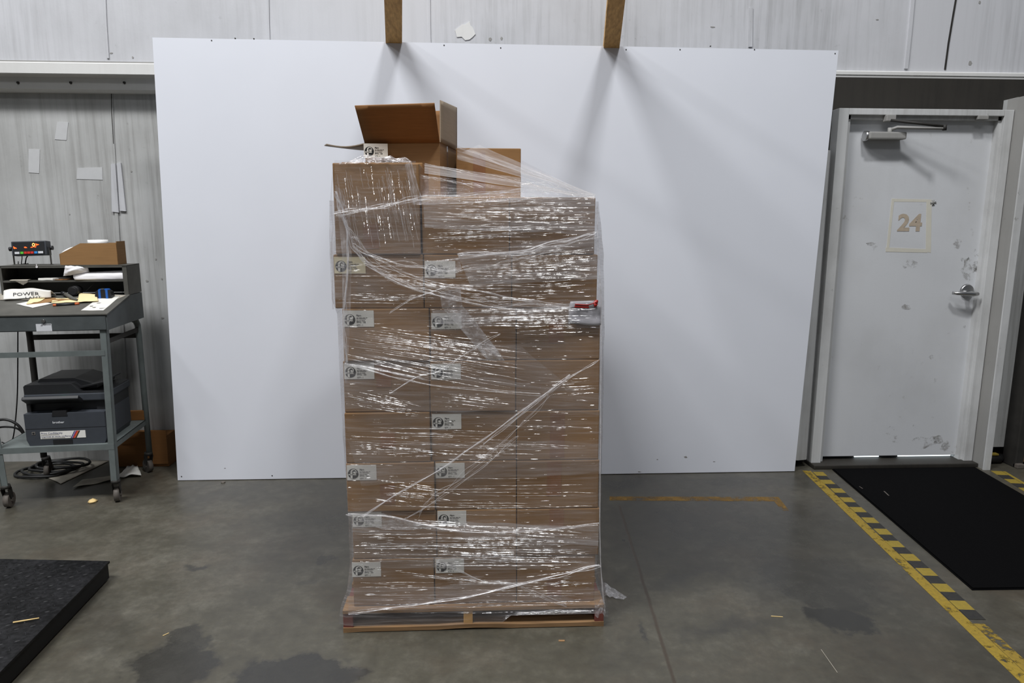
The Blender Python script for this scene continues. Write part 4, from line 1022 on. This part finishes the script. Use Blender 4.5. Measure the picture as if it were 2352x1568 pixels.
# ---- cardboard bin with two rolls
V2 = RV+.05
pts = [(139, 603), (137, 583), (140, 582), (184, 558.5), (267, 558.5), (272, 604)]
Pl = [dloc(x, y, V2) for x, y in pts]
for p in (Pl[0], Pl[5]): p.z = ZT+.001
K = thing('parts_bin', 'brown cardboard parts bin with a sloped front on top of the desk', 'bin', TD @ Vector(((Pl[0].x+Pl[4].x)/2, V2, ZT)))
DB = .115; t_ = .0035
xL, xR = Pl[0].x, Pl[5].x; zl, zh = Pl[1].z, Pl[3].z; xs_ = Pl[3].x
side = [(xL, ZT+.001), (xL, zl), (xs_, zh), (xR, zh), (xR, ZT+.001)]
for y in (V2, V2+DB-t_):
    m = MB(); m.prism(side, 'y', y, y+t_, T=TD); obj('side_panel', m, 'card2', K)
m = MB(); m.box(xR-t_, xR, V2, V2+DB, ZT+.001, zh+.010, T=TD); obj('end_panel', m, 'card', K)
m = MB(); m.box(xL-.002, xL+t_-.002, V2, V2+DB, ZT+.001, zl, T=TD); obj('end_panel', m, 'card2', K)
m = MB(); m.box(xL, xR-t_, V2+t_, V2+DB-t_, ZT+.001, ZT+.004, T=TD); obj('bin_floor', m, 'card_in', K)
r1 = dloc(225, 552, V2+.06)
m = MB(); m.ring(TD @ Vector((r1.x, V2+.058, zh-.014)), (0, 0, 1), .020, .050, .031); obj('tape_roll', m, 'rolls', label='large white roll lying flat in the cardboard bin', cat='tape roll')
m = MB(); m.ring(TD @ Vector((r1.x, V2+.058, ZT+.005)), (0, 0, 1), .020, .050, zh-.016-ZT-.004); obj('tape_roll', m, 'rolls', label='white roll below the large flat roll inside the cardboard bin', cat='tape roll')
r2 = dloc(170, 565, V2+.05)
m = MB(); m.ring(TD @ Vector((r2.x-.012, V2+.052, zl-.020)), Vector((-.50, -.05, .86)), .012, .034, .046); obj('tape_roll', m, 'rolls', label='small white roll tilted over the sloped end of the cardboard bin', cat='tape roll')

# ---- papers in the pigeonholes
def paper(name, mat, q, th_, label, cat, wav=.003, group=None, n=(14, 8), fn2=None):
    m = MB(); q = [Vector(p) for p in q]; ph = random.random()*9
    def fn(u, v):
        p = q[0].lerp(q[1], u).lerp(q[3].lerp(q[2], u), v); p = p+Vector((0, 0, wav*(.5+.9*NZ.noise(Vector((u*3+ph, v*3, ph))))))
        return p+fn2(u, v) if fn2 else p
    m.sheet(fn, n[0], n[1], th_); return obj(name, m, mat, label=label, cat=cat, group=group)
def dp(px, py, v, z=None):
    p = atv(px, py, v)
    if z is not None: p.z = z
    return p
Bg = thing('folded_bag', 'crumpled white plastic bag folded along the upper pigeonhole', 'bag', TD @ Vector((-.17, RV+.03, ZS)))
m = MB(); q = [dp(172, 642, RV-.002), dp(291, 641, RV+.01), dp(291, 620, RV+.03), dp(168, 627, RV+.02)]
q[0].z = q[1].z = ZS+.001
m.sheet(lambda u, v: q[0].lerp(q[1], u).lerp(q[3].lerp(q[2], u), v)+DV*(-.010*math.sin(v*math.pi)+.003*NZ.noise(Vector((u*5, v*4, 1)))), 20, 8, .012, DV); obj('bag_fold', m, 'bag', Bg)
m = MB(); q1 = [dp(145, 634, RV-.012), dp(205, 626, RV+.03), dp(200, 612, RV+.004), dp(150, 610, RV-.006)]
m.sheet(lambda u, v: q1[0].lerp(q1[1], u).lerp(q1[3].lerp(q1[2], u), v)+DV*(-.02*math.sin(v*math.pi)*math.sin(u*math.pi)+.008*NZ.noise(Vector((u*4, v*4, 3))))+Vector((0, 0, .004*NZ.noise(Vector((u*6, v*3, 8))))), 16, 10, .006, DV); obj('bag_mouth', m, 'bag', Bg)
zz = ZS+.0005
a, b = DI @ dp(22, 640, RV), DI @ dp(64, 640, RV)
m = MB()
def hang(u, v):
    x = a.x+(b.x-a.x)*u
    if v < .6: return TD @ Vector((x, RV+.07-.072*(v/.6), zz+.004*math.sin(v*4)))
    t = (v-.6)/.4; drop = .022*max(0, 1-abs(u-.72)*2.4)+.004
    return TD @ Vector((x, RV-.003, zz+.002-drop*t))
m.sheet(hang, 18, 10, .0008, (0, 0, 1)); obj('loose_paper', m, 'paper_g', label='yellowed paper sagging over the left end of the middle shelf', cat='paper')
paper('paper_pad', 'paper', [TD @ Vector((-.455, RV+.006, zz)), TD @ Vector((-.38, RV+.001, zz)), TD @ Vector((-.335, RV+.10, zz)), TD @ Vector((-.47, RV+.10, zz))], .010, 'white pad with a curled edge on the middle shelf, left of the bag', 'paper', .002)
paper('card_scrap', 'card_dark', [TD @ Vector((-.372, RV+.004, zz)), TD @ Vector((-.31, RV+.010, zz)), TD @ Vector((-.30, RV+.08, zz)), TD @ Vector((-.325, RV+.08, zz))], .003, 'dark brown scrap between the pad and the white bag', 'paper', .002)
h = dloc(84, 612, RV-.004)
m = MB(); m.cyl(TD @ Vector((h.x, RV-.004, h.z-.002)), TD @ Vector((h.x, RV-.001, h.z-.002)), .0055, n=12); m.box(h.x-.0018, h.x+.0018, RV-.004, RV-.001, h.z, h.z+.012, T=TD); obj('hook', m, 'bag', pg)

# ---- on the sloped desk top
def dquad(pxs, h=.0015): return [ondesk(x, y, h) for x, y in pxs]
Pw = thing('paper_envelope', 'crumpled white envelope with black printed capitals at the left of the desk top', 'envelope', ondesk(60, 686, .0))
e4 = [ondesk(8, 688, .010), ondesk(118, 683, .010), ondesk(117, 668, .045), ondesk(9, 668, .045)]
def env(u, v): 
    p = e4[0].lerp(e4[1], u).lerp(e4[3].lerp(e4[2], u), v)
    return p+Vector((0, 0, .012*v*math.sin(u*math.pi)+.004*NZ.noise(Vector((u*4, v*3, 5)))))
m = MB(); m.sheet(env, 24, 8, .004, -DV); m.sheet(lambda u, v: env(u, 1).lerp(TD @ Vector((DI @ env(u, 1)).to_tuple())+DV*.05+Vector((0, 0, -.028)), v), 24, 5, .003); ev = obj('envelope_body', m, 'paper', Pw)
m = MB()
u_ = (e4[1]-e4[0]).normalized(); v_ = (e4[3]-e4[0]).normalized(); nn_ = u_.cross(v_).normalized()
def env_text(txt, u0, v0, du, dv):
    k = MB(); text_mb(k, txt, 1., Matrix.Identity(4)); wx = max(p.x for p in k.v)
    o_ = len(m.v); m.v += [env(u0+du*p.x/wx, v0+dv*p.y/.72)-DV*.0062 for p in k.v]
    for f_ in k.f: m.addidx([o_+q_ for q_ in f_])
env_text('POWER', .20, .34, .56, .34); env_text('LANT', .46, .02, .34, .20)
obj('envelope_print', m, 'ink', Pw)
paper('paper_sheet', 'paper_g', dquad([(0, 690), (95, 690), (112, 678), (0, 676)]), .003, 'stack of greyish papers under the printed envelope', 'paper', .004)
paper('paper_sheet', 'paper', dquad([(37, 698), (75, 707), (121, 697), (80, 690)], .003), .001, 'clean white sheet at the front of the desk top', 'paper', .001)
paper('manila_tag', 'manila', dquad([(60, 699), (92, 693), (108, 683), (72, 684)], .006), .001, 'manila tag lying on the clean white sheet', 'tag', .003)
paper('paper_sheet', 'card2', dquad([(62, 700), (120, 694), (165, 688), (110, 683)], .004), .001, 'brown paper slip between the envelope and the marker', 'paper', .002)
paper('paper_sheet', 'manila', dquad([(118, 696), (180, 694), (180, 685), (122, 686)], .003), .001, 'cream slip behind the black marker', 'paper', .002)
mt_ = paper('manila_tag', 'manila', dquad([(178, 694), (226, 691), (221, 676), (182, 673)], .010), .001, 'upright manila tag with a red eyelet beside the tape measure', 'tag', .002)
T0 = thing('marker_pen', 'black marker with orange ends lying near the desk front', 'pen', ondesk(150, 700, .0))
a, b = ondesk(122, 701, .007), ondesk(182, 697, .007)
m = MB(); m.cyl(a.lerp(b, .12), a.lerp(b, .85), .0065, n=14); obj('pen_barrel', m, 'black', T0)
m = MB(); m.cyl(a, a.lerp(b, .13), .0072, n=14); obj('pen_cap', m, 'orange', T0); m = MB(); m.cyl(a.lerp(b, .84), b, .0070, .006, 14); obj('pen_end', m, 'orange', T0)
c = ondesk(237, 687, 0)
Tm = thing('tape_measure', 'blue and black tape measure on the right of the desk top', 'tape measure', c)
RT = Matrix.Translation(c+Vector((0, .02, 0))) @ Matrix.Rotation(DA-.05, 4, 'Z')
m = MB(); m.prism([(-.040, .002), (.040, .002), (.043, .020), (.038, .040), (.025, .050), (-.025, .050), (-.038, .042), (-.043, .02)], 'y', -.018, .018, T=RT); obj('case', m, 'black', Tm)
m = MB()
for x in (-.018, .019): m.box(x-.006, x+.006, -.0195, .0195, .003, .051, T=RT)
m.prism([(-.024, .049), (.024, .049), (.020, .055), (-.020, .055)], 'y', -.017, .017, T=RT); obj('grip_band', m, 'blue', Tm)
m = MB(); m.box(-.009, .007, -.020, -.004, .052, .058, T=RT); obj('lock_button', m, 'chrome', Tm)
Lc = paper('label_card', 'label', dquad([(186, 713), (238, 713), (276, 681), (232, 681)], .002), .001, 'long card of printed stickers at the right front of the desk top', 'card', .0015)
m = MB()
for (a, b, c_, d_) in ((206, 703, 214, 699), (212, 706, 222, 701), (222, 696, 236, 692), (228, 708, 240, 706)):
    q = dquad([(a, b), (c_, d_), (c_+6, d_-1), (a+6, b)], .0055); m.prism([(p.x, p.y) for p in q], 'z', q[0].z-.001, q[0].z+.0012)
obj('sticker_print', m, 'ink_g', Lc)
paper('paper_sheet', 'paper_g', dquad([(222, 694), (262, 690), (290, 678), (250, 676)], .0012), .0008, 'thin grey paper under the tape measure and sticker card', 'paper', .001)
# dark round tool and its grey handle
G = thing('hand_tool', 'dark round tool with a grey handle lying before the lower pigeonhole', 'tool', ondesk(168, 680, 0))
c = ondesk(169, 668, .030); m = MB(); m.cyl(c-DV*.010, c+DV*.055, .026, .026, 24); m.cyl(c-DV*.013, c-DV*.009, .020, .022, 24); obj('tool_head', m, 'black', G)
m = MB(); m.tube([ondesk(148, 674, .018), ondesk(158, 680, .014), ondesk(168, 686, .010), ondesk(179, 689, .009)], [.010, .011, .010, .006], 10); obj('tool_handle', m, 'steel_t', G)
m = MB(); m.tube([ondesk(143, 672, .020), ondesk(150, 675, .018)], [.009, .011], 10); obj('handle_tip', m, 'black', G)
m = MB(); a, b = ondesk(198, 668, .012), dp(216, 650, RV+.06); m.cyl(a, b, .002, n=8); obj('metal_rod', m, 'steel_t', label='thin grey rod leaning inside the lower pigeonhole', cat='rod')

# ---- printer on the low shelf
YPn = .028
def pl(px, py, v): return DI @ atv(px, py, v)
Z0 = .331
xl_, xr_ = pl(55, 960, YPn).x, pl(241, 960, YPn).x
PR = thing('printer', 'dark grey multifunction printer with a green lit display on the low shelf', 'printer', TD @ Vector(((xl_+xr_)/2, .2, Z0)))
DP = .33
m = MB(); zb1 = pl(150, 948, YPn).z
m.prism([(xl_+.012, Z0), (xr_-.012, Z0), (xr_, Z0+.03), (xr_, zb1), (xl_, zb1), (xl_, Z0+.03)], 'y', YPn, YPn+DP, T=TD); body = obj('printer_body', m, 'printer', PR)
m = MB(); m.box(xl_+.01, xr_-.01, YPn+.06, YPn+DP, zb1, zb1+.055, T=TD, bev=.004); m.box(xl_-.002, xl_+.018, YPn+.04, YPn+DP, zb1, zb1+.055, T=TD); m.box(xr_-.055, xr_-.001, YPn+.05, YPn+DP, zb1, zb1+.055, T=TD); obj('output_bay', m, 'printer_d', body)
zs0 = zb1+.055; zs1 = zs0+.040
m = MB(); m.box(xl_-.006, xr_+.004, YPn+.03, YPn+DP+.02, zs0, zs1, T=TD, bev=.006); obj('scanner_lid', m, 'printer', PR)
zt_ = pl(100, 882, YPn+.05).z; xf = pl(165, 880, YPn+.05).x
m = MB(); m.prism([(xl_-.004, zs1-.002), (xl_-.004, zt_-.008), (xl_+.004, zt_), (xf, zt_), (xf+.045, zs1+.006), (xr_+.002, zs1+.004), (xr_+.002, zs1-.002)], 'y', YPn+.035, YPn+DP+.01, T=TD); adf = obj('document_feeder', m, 'printer_d', PR)
zr_ = pl(190, 852, YPn+.28).z
m = MB(); m.prism([(xl_+.03, zt_-.004), (xf+.005, zt_-.004), (xf+.035, zs1+.006), (xf+.10, zs1+.012), (xf+.10, zs1+.030), (xf-.01, zr_), (xl_+.05, zr_)], 'y', YPn+.10, YPn+DP, T=TD); obj('feeder_cover', m, 'printer_d', adf)
m = MB(); m.prism([(xf+.03, zs1+.020), (xr_-.02, zs1+.045), (xr_-.02, zs1+.051), (xf+.03, zs1+.027)], 'y', YPn+.06, YPn+DP-.03, T=TD); obj('paper_tray', m, 'printer_d', adf)
pz = pl(110, 915, YPn-.02); px0, px1 = pl(48, 915, YPn-.02).x, pl(179, 915, YPn-.02).x
TP = TD @ Matrix.Translation((0, YPn-.012, pz.z+.004)) @ Matrix.Rotation(math.radians(-34), 4, 'X')
m = MB(); m.box(px0, px1, -.004, .060, -.014, .006, T=TP, bev=.005); cp = obj('control_panel', m, 'printer_d', PR)
gx = pl(134, 916, YPn-.02).x
m = MB(); m.box(gx-.007, gx+.007, .020, .034, .0055, .0068, T=TP); obj('lit_display', m, 'lcd', cp)
m = MB(); m.box(px0+.03, px0+.065, .022, .032, .0055, .0066, T=TP)
for k in range(4): m.box(gx+.02+.012*k, gx+.026+.012*k, .024, .032, .0055, .0068, T=TP)
for k in range(3): m.box(px0+.075+.014*k, px0+.082+.014*k, .024, .032, .0055, .0068, T=TP)
obj('panel_keys', m, 'printer', cp)
m = MB(); m.box(-.0, .0001, 0, .0001, 0, .0001, T=TD @ Matrix.Translation((xl_+.05, YPn+.05, zb1)))
cx_ = pl(137, 952, YPn).x
m = MB(); m.prism([(cx_-.038, zb1-.016), (cx_+.038, zb1-.016), (cx_+.032, zb1+.012), (cx_-.032, zb1+.012)], 'y', YPn-.002, YPn+.05, T=TD); obj('exit_notch', m, 'black', body)
m = MB(); t = pl(121, 972, YPn)
text_mb(m, 'brother', .0155, TD @ frontT(t.x, YPn-.0012, t.z), bold=.0004, xs=1.15); obj('printer_wordmark', m, 'keygrey', body)
m = MB(); m.box(xl_, xr_, YPn-.001, YPn+.002, pl(100, 984, YPn).z-.001, pl(100, 984, YPn).z+.0005, T=TD); obj('tray_seam', m, 'black', body)
q = [pl(x, y, YPn) for x, y in ((92, 991), (196, 988), (196, 1005), (93, 1007))]
x0, x1, za, zb_ = q[0].x, q[1].x, (q[2].z+q[3].z)/2, (q[0].z+q[1].z)/2; hgt = zb_-za; wid = x1-x0
m = MB(); m.box(x0, x1, YPn-.0015, YPn, za, zb_, T=TD); stk = obj('sticker', m, 'paper', body, label='white sticker with blue print and coloured diagonal bars')
m = MB(); yy = YPn-.0022
text_mb(m, 'Print Confidently', hgt*.34, TD @ frontT(x0+.004, yy, za+hgt*.66), xs=1.12); text_mb(m, 'Imprimez en toute confiance', hgt*.30, TD @ frontT(x0+.004, yy, za+hgt*.22), xs=1.05)
obj('sticker_print', m, 'led_navy', stk)
m = MB()
for z_, w_ in ((.52, .40), (.08, .52)): m.box(x0+.004, x0+.004+wid*w_, yy, yy+.0004, za+hgt*z_, za+hgt*(z_+.05), T=TD)
obj('sticker_fine_print', m, 'ink_g', stk)
m = MB()
for k, (o, w_) in enumerate(((.66, .018), (.69, .02), (.712, .022), (.735, .03), (.768, .022))):
    m.cur = k; m.face([TD @ Vector((x0+wid*o+dx, yy, za+z_)) for dx, z_ in ((0, 0), (wid*w_, 0), (wid*w_+hgt*.55, hgt), (hgt*.55, hgt))])
obj('sticker_bars', m, ['led_navy', 'violet', 'key_red', 'orange', 'ink'], stk)
m = MB(); t = pl(73, 992, YPn); m.box(t.x, t.x+.016, YPn-.0015, YPn, t.z-.015, t.z, T=TD); m2 = obj('badge', m, 'ink_g', body)
m = MB(); m.box(t.x+.003, t.x+.013, YPn-.002, YPn-.001, t.z-.012, t.z-.003, T=TD); obj('badge_mark', m, 'printer_d', m2)
t0, t1 = pl(123, 1020, YPn).x, pl(168, 1020, YPn).x
m = MB(); m.box(t0, t1, YPn-.0015, YPn+.002, Z0+.002, Z0+.028, T=TD); obj('tray_grip', m, 'black', body)
# plank at the back of the shelf
m = MB(); m.box(-.22, -.035, .452, .474, .331, .388, T=TD, bev=.002); obj('wood_plank', m, 'card_dark', label='short brown plank on edge at the back right of the low shelf', cat='plank')
# ---- cords, carton, papers and crumbs around the desk
def cord(px, v, r, label, z=None):
    m = MB(); P = [atv(x, y, v) for x, y in px]; N = []
    for i in range(len(P)-1):
        a, b, c_, e_ = P[max(0, i-1)], P[i], P[i+1], P[min(len(P)-1, i+2)]
        for k in range(6):
            f = k/6; N.append(.5*((2*b)+(c_-a)*f+(2*a-5*b+4*c_-e_)*f*f+(3*b-a-3*c_+e_)*f**3))
    N.append(P[-1]); m.tube(N, r, 8); return obj('power_cord', m, 'cable', label=label, cat='cord')
cord([(42, 600), (41, 700), (41, 800), (40, 900), (36, 960), (30, 1005), (20, 1020), (4, 1015)], LD+.07, .0035, 'thin black cord hanging straight down behind the desk')
cord([(-20, 968), (10, 963), (36, 972), (52, 990), (58, 1012)], LD+.012, .008, 'thick black cord arching to the back of the printer')
cord([(-20, 985), (10, 980), (40, 984), (56, 1000), (60, 1014)], LD+.030, .006, 'second black cord just under the thick one by the printer')
m = MB()
for k in range(4):
    ph = k*1.3; c = Vector((-2.62+.03*k, 4.02+.02*k, .012+.010*k)); m.tube([c+Vector((.15*math.cos(t/3+ph), .09*math.sin(t/3+ph), .004*math.sin(t+ph))) for t in range(20)], .008, 7)
obj('cord_coil', m, 'cable', label='tangled coil of black cord on the floor under the desk', cat='cord')
cb0, cb1 = ony(268, 1062, 4.12), ony(388, 1062, 4.12)
Cb = thing('carton', 'low dark brown carton on the floor behind the desk', 'box', ((cb0.x+cb1.x)/2, 4.17, 0))
zt2 = ony(300, 1000, 4.12).z
m = MB(); m.box(cb0.x, cb1.x, 4.12, 4.235, .001, zt2, bev=.003); obj('carton_body', m, 'card_dark', Cb)
m = MB(); m.box(ony(275, 990, 4.12).x, ony(335, 990, 4.12).x, 4.112, 4.118, zt2-.05, zt2+.025); m.box(ony(340, 1010, 4.11).x, cb1.x, 4.112, 4.118, .02, zt2+.03); obj('flap', m, 'card_dark', Cb)
def fsheet(name, mat, px, label, cat, th_=.0015, wav=.006):
    q = [onz(x, y) for x, y in px]; m = MB(); ph = random.random()*9
    m.sheet(lambda u, v: q[0].lerp(q[1], u).lerp(q[3].lerp(q[2], u), v)+Vector((0, 0, .0008+wav*(.5+.5*NZ.noise(Vector((u*3+ph, v*3, ph)))))), 12, 8, th_); return obj(name, m, mat, label=label, cat=cat)
fsheet('paper_sheet', 'paper_g', [(93, 1090), (140, 1112), (250, 1060), (160, 1056)], 'dusty flat paper on the floor under the desk', 'paper')
fsheet('paper_sheet', 'paper_g', [(168, 1122), (262, 1104), (270, 1094), (190, 1104)], 'narrow curled paper edge by the front caster of the desk', 'paper', .002, .012)
fsheet('paper_sheet', 'paper', [(272, 1100), (325, 1096), (316, 1074), (292, 1076)], 'crumpled pale paper on the floor by the rear right caster', 'paper', .003, .03)
def lump(name, mat, px, py, r, label, cat, h=.5):
    c = onz(px, py); bm = bmesh.new(); bmesh.ops.create_icosphere(bm, subdivisions=3, radius=r)
    for v in bm.verts:
        k = 1+.35*NZ.noise(v.co*(2.2/r)+Vector((px, py, 0))); v.co *= k; v.co.z = max(v.co.z*h, -.4*r*h)
    mz = min(v.co.z for v in bm.verts); m = MB(); m.bm(bm, Matrix.Translation((c.x, c.y, -mz)), True); return obj(name, m, mat, label=label, cat=cat)
lump('popcorn_crumb', 'straw', 213, 1153, .022, 'pale yellow crumb on the floor in front of the desk', 'crumb', .6)
lump('pebble', 'rubber', 513, 1108, .012, 'small brown bit on the floor below the left white sheet', 'debris')
def sliver(name, px0, px1, w_, label, mat='straw', z=0., cat='debris', h=.002):
    a, b = onz(*px0, z), onz(*px1, z); d = (b-a).normalized(); n = Vector((-d.y, d.x, 0))*w_/2; k = Vector((0, 0, .0006)); t = Vector((0, 0, h)); m = MB()
    m.hexa([a-n+k, a+n*.6+k, b+n+k, b-n*.5+k, a-n+t, a+n*.6+t, b+n+t, b-n*.5+t]); return obj(name, m, mat, label=label, cat=cat)
sliver('wood_chip', (1283, 1471), (1297, 1472), .012, 'tan wood chip on the floor in front of the pallet', 'palletwood')
sliver('wood_splinter', (1771, 1415), (1798, 1417), .004, 'pale splinter on the concrete left of the yellow line')
sliver('wood_splinter', (374, 1460), (388, 1454), .004, 'short straw bit above the dark damp patch on the left')
sliver('paper_scrap', (2031, 1128), (2041, 1138), .008, 'small grey scrap near the middle of the door mat', 'rubber', .0088, h=.0012)
sliver('paper_scrap', (1974, 1117), (1981, 1122), .006, 'tiny grey scrap near the left edge of the door mat', 'rubber', .0088, h=.0012)
sliver('wood_splinter', (1886, 1492), (1923, 1545), .002, 'thin pale scratch-like fibre on the floor at lower right', 'paper_g')

# ------------------------------------------------------------------ floor scale
ZP = .08
c0 = onz(252, 1288, ZP); e1 = (onz(0, 1283, ZP)-c0).normalized(); e2 = Vector((-e1.y, e1.x, 0)); e2 = e2 if e2.y < 0 else -e2
d2 = (onz(0, 1543, ZP)-c0).normalized()
e2 = (onz(2, 1541, ZP)-c0).normalized()
LS = 1.22
FS = thing('floor_scale', 'low black tread plate floor scale at the lower left', 'floor scale', c0.xy.to_3d()+(e1+e2)*LS/2)
Q = [c0, c0+e1*LS, c0+(e1+e2)*LS, c0+e2*LS]
m = MB(); top = [(p.x, p.y) for p in Q]
m.prism(top, 'z', ZP-.008, ZP)
random.seed(5)
n1 = int(LS/.045)
for i in range(1, n1):
    for j in range(1, n1):
        p = c0+e1*(i*.045)+e2*(j*.045+(.0225 if i % 2 else 0))
        if p.x < -2.35 or p.y < 1.85: continue
        a = .5 if (i+j) % 2 else -.9; ca, sa = math.cos(a), math.sin(a); k0 = len(m.v)
        ringp = [(.013*math.cos(t), .005*math.sin(t)) for t in [k*math.pi/4 for k in range(8)]]
        for zz_, s in ((ZP-.0005, 1), (ZP+.0022, .6)):
            for x, y in ringp: m.v.append(Vector((p.x+(x*ca-y*sa)*s, p.y+(x*sa+y*ca)*s, zz_)))
        for k in range(8): m.addidx((k0+k, k0+(k+1) % 8, k0+8+(k+1) % 8, k0+8+k), True)
        m.addidx([k0+8+k for k in range(8)], True)
obj('tread_plate', m, 'plate', FS)
m = MB(); ins = .006; R2 = [c0+(e1+e2)*ins, c0+e1*(LS-ins)+e2*ins, c0+(e1+e2)*(LS-ins), c0+e2*(LS-ins)+e1*ins]
m.prism([(p.x, p.y) for p in R2], 'z', .008, ZP-.008); obj('scale_frame', m, 'plate_side', FS)
for k, (s, t) in enumerate(((.08, .08), (.92, .08), (.92, .92), (.08, .92))):
    p = c0+e1*LS*s+e2*LS*t; m = MB(); m.cyl((p.x, p.y, 0), (p.x, p.y, .009), .03, n=16); obj('foot', m, 'rubber', FS)
m = MB(); a, b = onz(30, 1429, ZP+.005), onz(90, 1419, ZP+.005); m.cyl(a, b, .003, .0026, 8); obj('straw', m, 'straw', label='single pale straw lying on the black scale', cat='straw')
# ------------------------------------------------------------------ right edge of the view
a = Vector((3.355, 3.93, 0))
m = MB(); m.box(3.362, 4.1, 3.93, 3.945, .02, 1.25, bev=.002); obj('brown_panel', m, 'card', label='brown upright panel at the far right edge behind the dark post', cat='panel')
H = thing('hose_end', 'black hose end with a yellow band low in the gap right of the door', 'hose', (3.19, 3.985, 0))
m = MB(); m.tube([(3.125, 3.975, .028), (3.18, 3.965, .03), (3.26, 3.968, .028), (3.30, 4.0, .028)], .024, 12); obj('hose', m, 'cable', H)
m = MB(); m.box(3.13, 3.25, 3.955, 3.985, .054, .066, bev=.003); obj('yellow_band', m, 'yel_sq', H)
m = MB(); m.box(3.30, 3.345, 3.86, 3.90, .0, .03, bev=.006); obj('foot_block', m, 'rubber', H)
